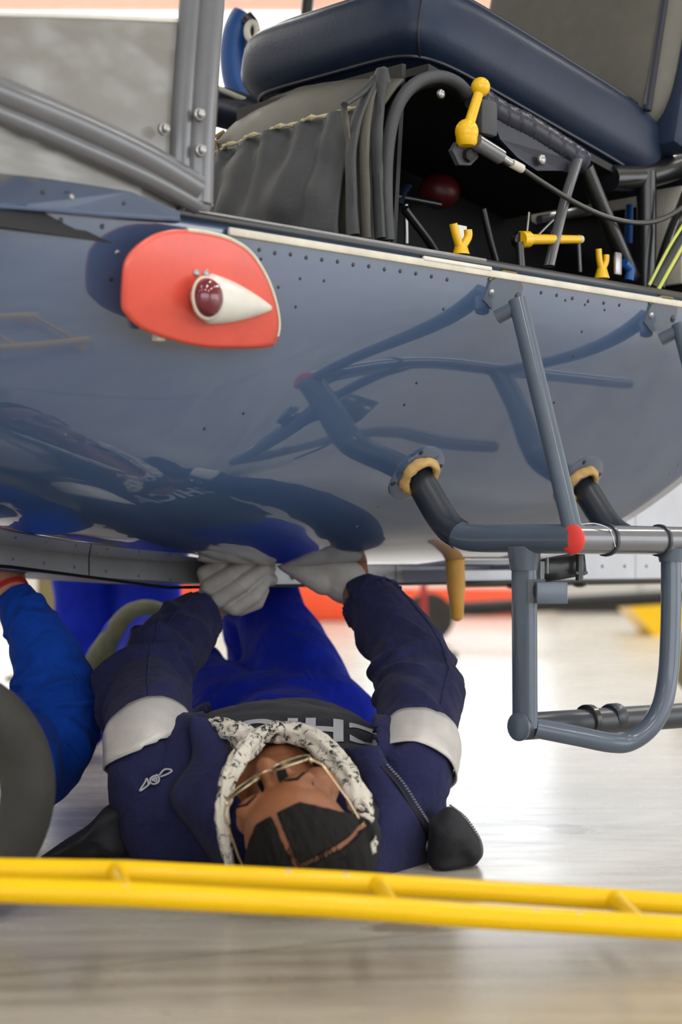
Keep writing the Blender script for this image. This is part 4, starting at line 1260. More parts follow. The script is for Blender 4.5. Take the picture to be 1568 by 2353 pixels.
far_wheel(1640, 5.2, 0.12, 'khaki trolley wheel at the right edge behind the stirrup step')
# parked bench and cabinets along the far wall
for i, x in enumerate((-6.0, -3.6, -0.4, 2.2, 5.5)):
    lab = ['grey steel cabinet far left along the back wall', 'grey steel cabinet left of the centre on the back wall', 'grey steel cabinet at the centre of the back wall', 'grey steel cabinet right of the centre on the back wall', 'grey steel cabinet far right along the back wall'][i]
    block('steel_cabinet', [('body', MB().wbox(x - 0.6, x + 0.6, YB - 0.55, YB - 0.05, 0.05, 1.9, 0.01), M['lampbody'])] +
          [('door', MB().wbox(x - 0.58 + 0.59 * k, x + 0.57 * k - 0.01 + 0.0, YB - 0.57, YB - 0.55, 0.1, 1.86, 0.005), M['ceil']) for k in (0, 1)] +
          [('handle', MB().wbox(x - 0.08 + 0.14 * k, x - 0.06 + 0.14 * k, YB - 0.6, YB - 0.57, 0.9, 1.1, 0.003), M['metal']) for k in (0, 1)] +
          [('plinth', MB().wbox(x - 0.58, x + 0.58, YB - 0.52, YB - 0.08, 0.0, 0.05), M['black'])], lab, 'cabinet')

# ------------------------------------------------------------------ people
def head_mb(mb, Hc, er, fw, cr, k=1.0):
    """head primitives in a local frame: right ear er, face fw, crown cr"""
    Mh = Matrix((er, fw, cr)).transposed()
    P = lambda x, y, z: Hc + Mh @ (V((x, y, z)) * k)
    E = lambda c, a, b, c_: mb.ell(P(*c), a * k, b * k, c_ * k, Mh)
    E((0, -0.012, 0.025), 0.073, 0.092, 0.082)
    E((0, 0.012, 0.022), 0.068, 0.078, 0.070)
    E((0, 0.030, -0.045), 0.057, 0.058, 0.072)
    E((0, 0.066, -0.098), 0.022, 0.020, 0.018)
    for s in (-1, 1):
        E((0.043 * s, 0.056, -0.022), 0.026, 0.024, 0.024)
        E((0.030 * s, 0.079, 0.019), 0.027, 0.014, 0.011)
        E((0.031 * s, 0.073, 0.000), 0.016, 0.0155, 0.0125)
        E((0.0145 * s, 0.098, -0.032), 0.009, 0.010, 0.008)
        E((0.042 * s, 0.045, -0.075), 0.026, 0.028, 0.03)
        # ear
        E((0.0755 * s, -0.010, -0.004), 0.006, 0.017, 0.029)
        E((0.0765 * s, -0.016, 0.012), 0.009, 0.013, 0.015)
    mb.capsule(P(0, 0.084, 0.014), P(0, 0.108, -0.026), 0.0085 * k, 0.0125 * k)
    E((0, 0.1105, -0.029), 0.0125, 0.0125, 0.0105)
    E((0, 0.088, -0.056), 0.024, 0.012, 0.0075)
    E((0, 0.086, -0.068), 0.021, 0.012, 0.0085)
    return P, Mh

def body_mesh(J, R_, voxel=0.0042, head=None, hands=True):
    """J joints, R_ radii; one continuous figure"""
    mb = MB()
    def limb(a, b, ra, rb):
        mb.capsule(J[a], J[b], ra, rb)
    for s in 'lr':
        limb('sh_' + s, 'el_' + s, R_.get('ua', 0.046), R_.get('ea', 0.038))
        limb('el_' + s, 'wr_' + s, R_.get('ea', 0.038), R_.get('wa', 0.027))
        limb('hip_' + s, 'kn_' + s, 0.075, 0.055)
        limb('kn_' + s, 'an_' + s, 0.052, 0.036)
        limb('an_' + s, 'toe_' + s, 0.036, 0.03)
        limb('sh_' + s, 'neck', 0.055, 0.05)
        limb('hip_' + s, 'pelvis', 0.075, 0.075)
        if hands and ('ha_' + s) in J:
            limb('wr_' + s, 'ha_' + s, 0.026, 0.03)
    limb('pelvis', 'chest', 0.075, 0.075)
    limb('chest', 'neck', 0.075, 0.055)
    P = Mh = None
    if head:
        Hc, er, fw, cr, k = head
        P, Mh = head_mb(mb, Hc, er, fw, cr, k)
        mb.capsule(J['neck'], P(0, -0.022, -0.05), 0.055 * k, 0.052 * k)
    return remesh(mb, voxel, 5, 0.5), P, Mh

def sleeve(stn, seed, seg=72, n=16, amp=1.0, ring_at=None, up=(0, 0, 1)):
    """stations (px, py, D, half width px) from shoulder to cuff -> tube with folds; returns MB and sampler"""
    pts = [tuple(at(x, y, D)) + (hw * D / F,) for x, y, D, hw in stn]
    cv = catmull(pts, n)
    path = [V(c[:3]) for c in cv]
    rad = [c[3] for c in cv]
    rnd = random.Random(seed)
    folds = []
    for _ in range(34):
        folds.append((rnd.uniform(0.02, 0.9), rnd.uniform(0, 2 * PI), rnd.uniform(-0.09, 0.09), rnd.uniform(0.010, 0.026), rnd.choice((-0.7, 1, 1)) * rnd.uniform(0.08, 0.2), rnd.uniform(0.35, 0.9)))
    for _ in range(9):
        folds.append((rnd.uniform(0.36, 0.66), rnd.uniform(PI, 2 * PI) if seed != 23 else rnd.uniform(0.5, 2 * PI), rnd.uniform(-0.06, 0.06), rnd.uniform(0.010, 0.018), rnd.uniform(0.14, 0.26) * (0.6 if seed == 23 else 1.0), rnd.uniform(0.5, 1.0)))
    def mod(u, a):
        f = 1.0
        for (u0, a0, tilt, wdt, am, spread) in folds:
            d = (a - a0 + PI) % (2 * PI) - PI
            f += amp * am * math.exp(-((u - u0 - tilt * math.sin(d)) / wdt) ** 2) * math.exp(-(d / spread) ** 2)
        f = 1 + (f - 1) * min(1.0, max(0.0, (1.0 - u) / 0.12))
        f += -0.07 * amp * min(1.0, (1 - u) / 0.1) + 0.06 * amp * fbm((math.cos(a) * 1.2 + seed, math.sin(a) * 1.2, u * 7), 1.3, 3)
        return f
    return path, rad, mod

def ring_on(path, rad, mod, u0, u1, grow, tilt=0.0, seg=72, n=8, a_shift=0.0, facet=False):
    """band that sits on the sleeve between u0 and u1 (tilt shifts it round the arm)"""
    P_, T, N, B = frames(path)
    m = len(path) - 1
    rows = []
    for i in range(n + 1):
        row = []
        for j in range(seg):
            a = 2 * PI * j / seg
            u = u0 + (u1 - u0) * i / n + tilt * math.cos(a + a_shift)
            x = max(0, min(m - 1e-4, u * m))
            k = int(x); q = x - k
            c = P_[k].lerp(P_[k + 1], q)
            r_ = (rad[k] * (1 - q) + rad[k + 1] * q)
            aa = (math.floor(a / (PI / 7)) * (PI / 7) + PI / 14) if facet else a
            r_ *= mod(u, a) * 0.5 + 0.5 * 1.03
            r_ = max(r_, (rad[k] * (1 - q) + rad[k + 1] * q) * mod(u, a)) + grow
            row.append(c + N[k] * (math.cos(a) * r_) + B[k] * (math.sin(a) * r_))
        rows.append(row)
    return MB().grid(rows, closed=True)

def glove(wr, d, back, side, k=1.0, curl=0.9, spread=0.0, thumb=1):
    """d: direction of the knuckles, back: back-of-hand normal, side: towards the little finger"""
    d = V(d).normalized()
    back = (V(back) - d * V(back).dot(d)).normalized()
    side = d.cross(back) if side > 0 else back.cross(d)
    mb = MB()
    P = lambda a, b, c: V(wr) + (d * a + side * b + back * c) * k
    # palm
    for b_ in (-0.028, -0.010, 0.010, 0.027):
        mb.capsule(P(0.012, b_ * 0.75, 0), P(0.078 - abs(b_) * 0.25, b_ * 1.15, 0.004), 0.0205 * k, 0.0155 * k)
    mb.capsule(P(-0.012, 0, 0), P(0.03, 0, 0), 0.033 * k, 0.03 * k, flat=0.9)
    lens = [(0.040, 0.026, 0.018), (0.044, 0.029, 0.020), (0.041, 0.027, 0.019), (0.033, 0.021, 0.017)]
    for i, b_ in enumerate((-0.033, -0.011, 0.011, 0.032)):
        p = P(0.080 - abs(b_) * 0.25, b_, 0.004)
        ang = 0.0
        r_ = 0.0108 * k
        for j, L_ in enumerate(lens[i]):
            ang += curl * (0.75 if j == 0 else 1.0) * (1 + 0.07 * i)
            q = p + (d * math.cos(ang) - back * math.sin(ang) + side * (b_ * spread * 4)) * L_ * k
            mb.capsule(p, q, r_, r_ * 0.93, 12, 5)
            r_ *= 0.93
            p = q
    tb = P(0.022, -0.030 * thumb, -0.006)
    t1 = tb + (d * 0.6 - side * 0.62 * thumb - back * 0.5).normalized() * 0.042 * k
    t2 = t1 + (d * 0.85 - side * 0.1 * thumb - back * 0.55).normalized() * 0.032 * k
    mb.capsule(tb, t1, 0.0155 * k, 0.0125 * k)
    mb.capsule(t1, t2, 0.0125 * k, 0.0105 * k)
    return mb

# ================= lying mechanic in the navy jacket =================
fw = V((-0.46, -0.07, 0.87)).normalized()
er = V((0.89, -0.06, 0.45))
er = (er - fw * er.dot(fw)).normalized()
cr = er.cross(fw)
HK = 0.93
Hc = at(600, 1740, 2.185) - (fw * 0.123 - cr * 0.029) * HK
TX = -0.09
J = dict(neck=V((TX + 0.01, 2.46, 0.105)), chest=V((TX, 2.72, 0.095)), pelvis=V((TX - 0.01, 3.08, 0.092)),
         sh_l=at(370, 1830, 2.55), sh_r=at(905, 1830, 2.55), el_l=at(345, 1592, 2.76), el_r=at(962, 1592, 2.76), wr_l=at(484, 1396, 2.97), wr_r=at(816, 1348, 2.985),
         hip_l=V((TX - 0.09, 3.12, 0.11)), hip_r=V((TX + 0.055, 3.12, 0.11)), kn_l=at(325, 1468, 3.5), kn_r=at(584, 1316, 3.45),
         an_l=at(165, 1690, 3.75), an_r=V((-0.16, 3.72, 0.085)), toe_l=at(105, 1716, 3.87), toe_r=V((-0.15, 3.90, 0.04)))
J['ha_l'] = J['wr_l'] + V((0.015, 0.02, 0.05)); J['ha_r'] = J['wr_r'] + V((-0.01, 0.03, 0.045))
bme, HP, Mh = body_mesh(J, {}, 0.0036, (Hc, er, fw, cr, HK))
for v in bme.vertices: v.co.z = max(v.co.z, 0.004)
# lips get their own colour
bme.materials.append(M['skin']); bme.materials.append(M['lips'])
Mi = Mh.transposed()
lipset = []
for p_ in bme.polygons:
    q = Mi @ (p_.center - Hc) / HK
    if (q.x / 0.023) ** 2 + ((q.z + 0.062) / 0.0135) ** 2 < 1 and q.y > 0.08:
        lipset.append(p_.index)
HBV = bvh(bme)
bme.polygons.foreach_set('use_smooth', [True] * len(bme.polygons))
for i in lipset:
    bme.polygons[i].material_index = 1
person = link('person', bme, None, (TX, 2.7, 0.0))
tag(person, 'person lying under the helicopter in navy jacket, gloves and glasses, arms reaching up', 'person')

# ---- hair: a close shell on the scalp with two shaved-looking partings
def hair_mask(q):
    """q local head coordinates (x right, y face, z crown), 0..1"""
    # hairline: forehead limit rises to the sides
    lim = 0.067 - 1.5 * max(0, abs(q.x) - 0.03) * 0.6
    front = (lim - (q.y - 0.30 * (q.z - 0.055)) ) / 0.010
    low_ = (q.z + 0.035 + 0.2 * (0.03 - q.y)) / 0.012
    if q.y > 0.02 and q.z < 0.03: front = -1
    m = max(0.0, min(1.0, front)) * max(0.0, min(1.0, low_))
    # partings
    wob = 0.0012 * noise.noise(V((q.y * 220, q.x * 220, q.z * 220)))
    d1 = abs(q.x + 0.004 + wob)
    if q.y > 0.002:
        m *= max(0.0, min(1.0, (d1 - 0.0024) / 0.0022))
    d2 = abs(q.y - 0.003 + 0.12 * q.x + wob)
    if q.x > -0.006:
        m *= max(0.0, min(1.0, (d2 - 0.0018) / 0.0022))
    return m
rows = []
NLA, NLO = 150, 260
for i in range(NLA + 1):
    la = -0.55 + (PI / 2 + 0.55) * i / NLA
    row = []
    for j in range(NLO):
        lo = 2 * PI * j / NLO
        dl = V((math.cos(la) * math.cos(lo), math.cos(la) * math.sin(lo), math.sin(la)))
        dw = (Mh @ dl).normalized()
        src = HP(0, -0.01, 0.02) + dw * 0.19
        h = HBV.ray_cast(src, -dw, 0.19)
        p_ = h[0] if h[0] is not None else HP(0, -0.01, 0.02) + dw * 0.08
        q = Mi @ (p_ - Hc) / HK
        m = hair_mask(q)
        tex = 0.0012 * noise.noise(V((q.x * 130, q.y * 60, q.z * 60))) + 0.0006 * noise.noise(p_ * 420)
        hp_ = p_ + dw * (-0.004 + m * (0.0105 + tex))
        hp_.z = max(hp_.z, 0.002)
        row.append(hp_)
    rows.append(row)
obj('hair', MB().grid(rows, closed=True), M['hair'], person, angle=180, label='short black hair with two partings')
# flyaway strands along the hairline
hs = MB()
rnd = random.Random(3)
for k in range(170):
    x = rnd.uniform(-0.062, 0.062)
    lo = rnd.uniform(-0.05, 0.06)
    dl = V((x * 1.1, 0.045 - abs(x) * 0.6 + rnd.uniform(-0.03, 0.0), 0.085)).normalized()
    dw = (Mh @ dl).normalized()
    h = HBV.ray_cast(HP(0, -0.01, 0.02) + dw * 0.19, -dw, 0.19)
    if h[0] is None: continue
    p_ = h[0]
    a_ = Mh @ V((rnd.uniform(-1, 1), -1.0, rnd.uniform(0, .4)))
    a_ = (a_ - dw * a_.dot(dw)).normalized()
    hs.tube([p_ + dw * 0.001, p_ + dw * 0.004 + a_ * 0.006, p_ + dw * 0.006 + a_ * 0.014], [0.0006, 0.0005, 0.0003], 4)
o = obj('hair_strands', hs, M['hair'], person, kind='stuff')
# eyebrows, lashes
def on_face(x, z, lift=0.001):
    src = HP(x, 0.2, z)
    h = HBV.ray_cast(src, -fw, 0.3)
    return (h[0] if h[0] is not None else HP(x, 0.085, z)) + fw * lift
for s in (-1, 1):
    obj('eyebrow', MB().tube([on_face(s * x, z) for x, z in ((0.020, 0.024), (0.027, 0.027), (0.036, 0.028), (0.046, 0.024), (0.052, 0.019))], [0.001, 0.0018, 0.002, 0.0017, 0.0006], 8, flat=0.6), M['hair'], person)
    obj('eyelashes', MB().tube([on_face(s * x, z, 0.0012) for x, z in ((0.017, -0.004), (0.024, -0.0065), (0.032, -0.0075), (0.040, -0.006), (0.047, -0.002))], [0.0005, 0.0009, 0.001, 0.0009, 0.0005], 6), M['hair'], person)
# ---- spectacles
gl = empty('spectacles', HP(0, 0.1, 0.0), parent=person)
tag(gl, 'thin pale gold wire spectacles')
def gp(x, z, y=0.0): return HP(x, 0.107 + y - 2.2 * x * x, z)
for s in (-1, 1):
    ring = [gp(s * (0.034 + 0.0255 * math.copysign(abs(math.cos(a)) ** 0.7, math.cos(a))), 0.0 + 0.019 * math.copysign(abs(math.sin(a)) ** 0.7, math.sin(a))) for a in [2 * PI * j / 40 for j in range(41)]]
    obj('rim', MB().tube(ring, 0.0012, 8), M['gold'], gl)
    obj('lens', MB().slab(ring[:-1], -fw * 0.0012), M['lensdark'], gl, smooth=False)
    obj('temple', MB().tube([gp(s * 0.0595, 0.010), HP(s * 0.070, 0.085, 0.012), HP(s * 0.0785, 0.03, 0.014), HP(s * 0.080, -0.012, 0.016)], 0.0013, 8), M['gold'], gl)
    obj('hinge', MB().box(gp(s * 0.0605, 0.010, -0.003), er * 0.002, fw * 0.003, cr * 0.002, 0.0005), M['gold'], gl)
obj('bridge', MB().tube(catmull([gp(-0.010, 0.006), gp(-0.004, 0.010, 0.003), gp(0.004, 0.010, 0.003), gp(0.010, 0.006)], 5), 0.0012, 8), M['gold'], gl)

# ---- sweatshirt torso
tm = MB()
tm.ell((TX, 2.70, 0.094), 0.185, 0.19, 0.102)
tm.ell((TX, 2.92, 0.092), 0.165, 0.26, 0.092)
tm.capsule((TX - 0.15, 2.56, 0.075), (TX + 0.15, 2.56, 0.075), 0.072, 0.072)
swm = remesh(tm, 0.008, 8, 0.6)
displace(swm, lambda p, n: 0.004 * fbm(p, 14))
for v in swm.vertices:
    v.co.z = max(v.co.z, 0.006)
SWB = bvh(swm)
sw = obj('sweatshirt', swm, M['sweater'], person, angle=180, label='dark navy sweatshirt')
# lettering (runs towards image left, tops towards the head)
def lettering(txt, size, cx, cy, cz, xdir, ydir, tree, m, parent, arch=0.0):
    cu = bpy.data.curves.new('t', 'FONT')
    cu.body = txt
    cu.size = size
    cu.align_x = 'CENTER'
    cu.offset = 0.0032
    cu.space_character = 1.12
    o = bpy.data.objects.new('t', cu)
    COL.objects.link(o)
    dg = bpy.context.evaluated_depsgraph_get()
    me = bpy.data.meshes.new_from_object(o.evaluated_get(dg))
    bpy.data.objects.remove(o)
    bm = bmesh.new(); bm.from_mesh(me)
    bmesh.ops.triangulate(bm, faces=bm.faces[:])
    for _ in range(4):
        ed = [e for e in bm.edges if e.calc_length() > 0.007]
        if not ed: break
        bmesh.ops.subdivide_edges(bm, edges=ed, cuts=1)
        bmesh.ops.triangulate(bm, faces=bm.faces[:])
    n = V(xdir).cross(V(ydir)).normalized()
    dead = []
    for v in bm.verts:
        x, y = v.co.x, v.co.y
        y -= arch * x * x
        p = V((cx, cy, cz)) + V(xdir) * x + V(ydir) * y
        h = tree.ray_cast(p + n * 0.3, -n, 0.8)
        if h[0] is None or p.x < -0.25 or p.x > 0.075: dead.append(v)
        v.co = (h[0] if h[0] is not None else p) + n * 0.0025
    bmesh.ops.delete(bm, geom=dead, context='VERTS')
    bm.to_mesh(me); bm.free()
    return obj('lettering', me, m, parent, angle=180, label='grey block capitals upside down on the sweatshirt')
yd = V((0, -0.82, -0.57)).normalized()
lettering('CHICAGO', 0.082, -0.135, 2.585, 0.19, V((-1, 0, 0)), yd, SWB, M['letter'], person, 1.2)

# ---- jacket body: shell with the open front cut out
jm = MB()
jm.ell((TX, 2.66, 0.10), 0.20, 0.185, 0.102)
jm.ell((TX, 2.88, 0.10), 0.185, 0.24, 0.105)
jm.capsule((TX - 0.125, 2.555, 0.095), (TX + 0.125, 2.555, 0.095), 0.10, 0.10)
jm.capsule((TX - 0.13, 2.51, 0.055), (TX + 0.13, 2.51, 0.055), 0.085, 0.085)
jme = remesh(jm, 0.007, 8, 0.6)
def jwrinkle(p, n):
    return 0.014 * fbm((p.x * 1.0, p.y * 1.0, p.z * 0.6), 9) + 0.010 * math.sin(60 * (p.x * 0.5 + p.z * 0.9) + 5 * noise.noise(p * 7)) * max(0, noise.noise(p * 5 + V((3, 0, 0))))
displace(jme, jwrinkle)
for v in jme.vertices:
    v.co.z = max(v.co.z, 0.003)
JB = bvh(jme)
JV = [v.co.copy() for v in jme.vertices]; JF = [tuple(p.vertices) for p in jme.polygons]
bm = bmesh.new(); bm.from_mesh(jme)
kill = []
for f in bm.faces:
    c = f.calc_center_median()
    half = 0.122 + 0.05 * max(0, c.y - 2.6)
    if c.z > 0.115 and abs(c.x - (TX + 0.016)) < half and c.y > 2.42:
        kill.append(f)
bmesh.ops.delete(bm, geom=kill, context='FACES')
bm.to_mesh(jme); bm.free()
jacket = empty('jacket', (TX, 2.6, 0.0), parent=person)
tag(jacket, 'navy work jacket with silver reflective arm bands')
jb = obj('jacket_body', jme, M['navy'], jacket, angle=180)
jb.modifiers.new('t', 'SOLIDIFY').thickness = 0.006

# sleeves
stL = [(368, 1900, 2.52, 120), (352, 1810, 2.51, 108), (340, 1715, 2.54, 99), (336, 1650, 2.64, 101), (342, 1592, 2.75, 104), (366, 1530, 2.82, 92), (404, 1478, 2.88, 86), (442, 1432, 2.93, 74), (452, 1422, 2.945, 62), (465, 1410, 2.955, 55)]
stR = [(915, 1910, 2.52, 116), (935, 1830, 2.51, 102), (958, 1750, 2.54, 95), (962, 1668, 2.65, 99), (964, 1592, 2.76, 104), (944, 1520, 2.82, 97), (906, 1452, 2.88, 87), (868, 1398, 2.94, 76), (860, 1394, 2.95, 70), (849, 1377, 2.96, 64)]
bands = []
sl_polys = ([], [])
for nm, stn, seed, (u0, u1), tilt, ash in (('sleeve', stL, 11, (0.195, 0.268), 0.028, -0.9), ('sleeve', stR, 23, (0.195, 0.268), 0.0, 0)):
    path, rad, mod = sleeve(stn, seed)
    smb = MB().tube(path, rad, 96, caps=False, mod=mod)
    o_ = len(sl_polys[0]); sl_polys[0].extend([v.copy() for v in smb.v]); sl_polys[1].extend([tuple(i + o_ for i in f) for f in smb.f])
    ob = obj(nm, smb, M['navy'], jacket, angle=180)
    ob.modifiers.new('t', 'SOLIDIFY').thickness = 0.004
    # gathered cuff
    cuffmod = lambda u, a: 1 + 0.045 * math.sin(a * 26 + 3 * math.sin(a * 3)) * (0.4 + 0.6 * u) + 0.03 * noise.noise(V((a * 3, u * 4, 0)))
    k0 = int(len(path) * 0.89)
    obj('cuff', MB().tube(path[k0:], [r * 1.05 for r in rad[k0:]], 130, caps=False, mod=cuffmod), M['navy'], jacket, angle=180, label='gathered elastic cuff').modifiers.new('t', 'SOLIDIFY').thickness = 0.006
    obj('cuff_lining', MB().tube(path[-3:], [r * 0.93 for r in rad[-3:]], 40, caps=True), M['coat'], jacket)
    rb = obj('reflective_band', ring_on(path, rad, mod, u0, u1, 0.004, tilt, a_shift=ash), M['reflect'], jacket, angle=25, label='silver reflective arm band')
    rb.modifiers.new('t', 'SOLIDIFY').thickness = 0.002
    # sleeve seam
    P_, T_, N_, B_ = frames(path)
    sa = -PI / 2 + 0.3
    pts = [P_[i] + N_[i] * (math.cos(sa) * rad[i] * mod(i / (len(path) - 1), sa % (2 * PI)) * 1.005) + B_[i] * (math.sin(sa) * rad[i] * mod(i / (len(path) - 1), sa % (2 * PI)) * 1.005) for i in range(30, len(path) - 16)]
    obj('seam', MB().tube(pts, 0.0016, 6), M['navy'], jacket)

JB2 = BVHTree.FromPolygons(JV + sl_polys[0], JF + [tuple(i + len(JV) for i in f) for f in sl_polys[1]])
def ribbon(inner, outer, tree, l_in, l_out, m, parent, name, label=None, thick=0.006, n=10, fb=2.42, D_in=None):
    ci = catmull([tuple(cast(tree, x, y, fb, l_in)[0]) if D_in is None else tuple(at(x, y, D_in[k])) for k, (x, y) in enumerate(inner)], n)
    co = catmull([tuple(cast(tree, x, y, fb, l_out)[0]) for x, y in outer], n)
    rows = []
    for a, b in zip(ci, co):
        a, b = V(a), V(b)
        rows.append([a.lerp(b, q / 6) + (V((0, -1, 0.2)) * 0.012 * math.sin(PI * q / 6)) for q in range(7)])
    ob = obj(name, MB().grid(rows), m, parent, angle=180, label=label)
    ob.modifiers.new('t', 'SOLIDIFY').thickness = thick
    return ob
ribbon([(512, 1668), (520, 1740), (508, 1830), (515, 1920), (548, 2000)], [(436, 1668), (448, 1750), (400, 1838), (455, 1905), (520, 2010)], JB, 0.03, 0.014, M['navy'], jacket, 'collar', 'turned-back navy collar', D_in=[2.52, 2.44, 2.38, 2.34, 2.32])
ribbon([(800, 1722), (842, 1800), (866, 1890), (850, 1960), (830, 2010)], [(866, 1730), (900, 1810), (948, 1880), (965, 1950), (930, 2030)], JB, 0.03, 0.014, M['navy'], jacket, 'collar', None, D_in=[2.50, 2.44, 2.38, 2.34, 2.33])
zp = [cast(JB, x, y, 2.43, 0.020)[0] for x, y in ((880, 1788), (905, 1820), (930, 1858), (952, 1892), (962, 1910))]
obj('zip_tape', MB().tube(catmull(zp, 6), 0.008, 10, flat=0.4, up=(0, -1, 0)), M['coat'], jacket)
zt = MB()
for i, p_ in enumerate(catmull([p + V((0.007, -0.003, 0.004)) for p in zp], 8)):
    zt.box(V(p_), (0.0018, 0, 0), (0, 0.0015, 0), (0, 0, 0.0011))
obj('zip_teeth', zt, M['zip'], jacket, smooth=False, kind='stuff')
for (x, y) in ((935, 1886), (985, 1942), (1002, 1998), (458, 1755)):
    p_, n_ = cast(JB, x, y, 2.45, 0.012)
    obj('snap', MB().lathe(p_ + V((0, -0.006, 0)), (0, -1, 0.1), [(0.008, -0.008), (0.008, 0.002), (0.005, 0.004)], 14), M['zip'], jacket)
# embroidered winged badge
def badge(pts, r_=0.0013):
    return MB().tube(catmull([cast(JB2, x, y, 2.44, 0.004)[0] for x, y in pts], 5), r_, 6)
obj('badge_ring', badge([(357 + 12 * math.cos(a), 1793 + 12 * math.sin(a)) for a in [2 * PI * j / 12 for j in range(13)]]), M['letter'], jacket, label='white embroidered badge')
obj('badge_star', badge([(350, 1797), (357, 1785), (362, 1799), (348, 1790), (365, 1790), (350, 1797)], 0.001), M['letter'], jacket)
obj('badge_wing', badge([(346, 1800), (336, 1810), (322, 1818), (332, 1800), (338, 1788), (342, 1806)]), M['letter'], jacket)
obj('badge_wing', badge([(369, 1784), (380, 1771), (392, 1770), (395, 1776), (384, 1783), (372, 1788)]), M['letter'], jacket)
# drawstring loop near the chest
obj('drawcord', MB().tube(catmull([at(415, 1660, 2.55), at(428, 1645, 2.55), at(432, 1655, 2.55), at(426, 1668, 2.55), at(405, 1674, 2.55)], 6), 0.0015, 6), M['letter'], jacket)

# black coat lining spread on the floor below the shoulders
def flap(name, pts, D, thick, label):
    cx = sum(p[0] for p in pts) / len(pts); cy = sum(p[1] for p in pts) / len(pts)
    ring = catmull(pts + [pts[0]], 6)[:-1]
    rows = []
    for sgn in (-1, 1):
        for k in (range(9) if sgn < 0 else range(8, -1, -1)):
            q = k / 8
            rows.append([at(cx + (x - cx) * q, cy + (y - cy) * q, D) + V((0, sgn * thick * (1 - q ** 4) ** 0.5 * (1 + 0.3 * noise.noise(V(((x - cx) * q * .02, (y - cy) * q * .02, 2)))) + 0.10 * q * (x - cx) / 420.0, 0)) for x, y in ring])
    me_ = MB().grid(rows, closed=True)
    for v in me_.v: v.z = max(v.z, 0.003)
    return obj(name, me_, M['coat'], jacket, angle=180, label=label)
flap('coat_flap', [(985, 1880), (1030, 1852), (1070, 1882), (1102, 1930), (1108, 1965), (1092, 1990), (1040, 1998), (985, 1990)], 2.43, 0.05, 'black lining flap of the jacket on the floor')
flap('coat_flap', [(100, 1962), (150, 1928), (205, 1893), (250, 1850), (300, 1860), (310, 1968), (200, 1972)], 2.50, 0.05, None)
zr = [at(x, y, 2.442) for x, y in ((1030, 1853), (1066, 1882), (1096, 1928), (1102, 1963), (1088, 1985))]
ze = MB()
for p_ in catmull(zr, 9):
    ze.box(V(p_) + V((0.003, -0.006, 0.002)), (0.0016, 0, 0), (0, 0.0016, 0), (0, 0, 0.0012))
obj('zip_teeth', ze, M['zip'], jacket, smooth=False, kind='stuff')

# scarf
scarf = empty('scarf', at(660, 1700, 2.45), parent=person)
tag(scarf, 'white scarf with black print wrapped round the head and neck')
def scarf_roll(pts, seed, label=None, m='scarf', flat=0.8):
    cv = catmull([tuple(at(x, y, D)) + (hw * D / F,) for x, y, D, hw in pts], 8)
    return obj('scarf_roll', MB().tube([c[:3] for c in cv], [c[3] for c in cv], 28, flat=flat, up=(0, -1, 0), mod=lambda u, a: 1 + 0.34 * fbm((math.cos(a) * 1.6 + seed, math.sin(a) * 1.6, u * 6), 1.5, 3) + 0.10 * math.sin(a * 6 + u * 14 + seed)), M[m], scarf, angle=180, label=label)
scarf_roll([(532, 2000, 2.2, 13), (520, 1950, 2.2, 16), (512, 1890, 2.22, 19), (514, 1835, 2.25, 21), (530, 1780, 2.3, 24), (556, 1735, 2.36, 26), (590, 1705, 2.41, 22)], 1)
scarf_roll([(556, 1728, 2.42, 24), (600, 1692, 2.44, 26), (650, 1682, 2.45, 29), (708, 1694, 2.43, 32), (762, 1736, 2.38, 33), (804, 1795, 2.32, 32), (830, 1850, 2.28, 28), (844, 1885, 2.25, 18)], 2)
scarf_roll([(474, 1662, 2.50, 14), (505, 1668, 2.49, 24), (545, 1685, 2.47, 32), (585, 1705, 2.45, 28)], 3)
scarf_roll([(690, 1690, 2.45, 22), (740, 1705, 2.44, 22), (785, 1745, 2.42, 18), (815, 1785, 2.39, 12)], 4)
scarf_roll([(838, 1888, 2.25, 12), (846, 1915, 2.22, 20), (848, 1945, 2.2, 20), (838, 1972, 2.19, 8)], 5)
scarf_roll([(800, 1790, 2.36, 30), (832, 1850, 2.33, 34), (846, 1920, 2.30, 34), (838, 2000, 2.28, 30)], 6, None, 'coat')  # dark inner hood strap beside the head, built as another roll
scarf_roll([(600, 1712, 2.48, 40), (680, 1725, 2.49, 50), (760, 1775, 2.46, 50)], 7, None, 'coat')  # dark fill round the neck, added behind the white scarf

# trousers and boots
tr = MB()
for s in 'lr':
    tr.capsule(J['hip_' + s], J['kn_' + s], 0.095, 0.068 if s == 'r' else 0.074)
    tr.capsule(J['kn_' + s], J['an_' + s] + (J['kn_' + s] - J['an_' + s]).normalized() * 0.05, 0.074, 0.062)
tr.capsule(J['hip_l'], J['hip_r'], 0.105, 0.105)
tr.capsule(J['pelvis'] + V((0, -0.1, 0)), J['pelvis'], 0.102, 0.112)
trm = remesh(tr, 0.009, 8, 0.6)
def twrinkle(p, n):
    return 0.010 * fbm(p, 8) + 0.006 * math.sin(55 * (p.x * .4 + p.z) + 5 * noise.noise(p * 6)) * max(0, noise.noise(p * 4))
displace(trm, twrinkle)
for v in trm.vertices:
    v.co.z = max(v.co.z, 0.004)
TRB = bvh(trm)
obj('trousers', trm, M['royal'], person, angle=180, label='royal blue work trousers')
kp_ = MB()
ax_ = (J['kn_l'] - J['an_l']).normalized()
kp_.capsule(J['kn_l'] + V((0.01, -0.02, 0.0)), J['kn_l'] - ax_ * 0.12 + V((0.0, -0.02, 0.012)), 0.0775, 0.064)
obj('knee_patch', remesh(kp_, 0.008, 4), M['kneepad'], person, angle=180, label='dark olive knee patch')
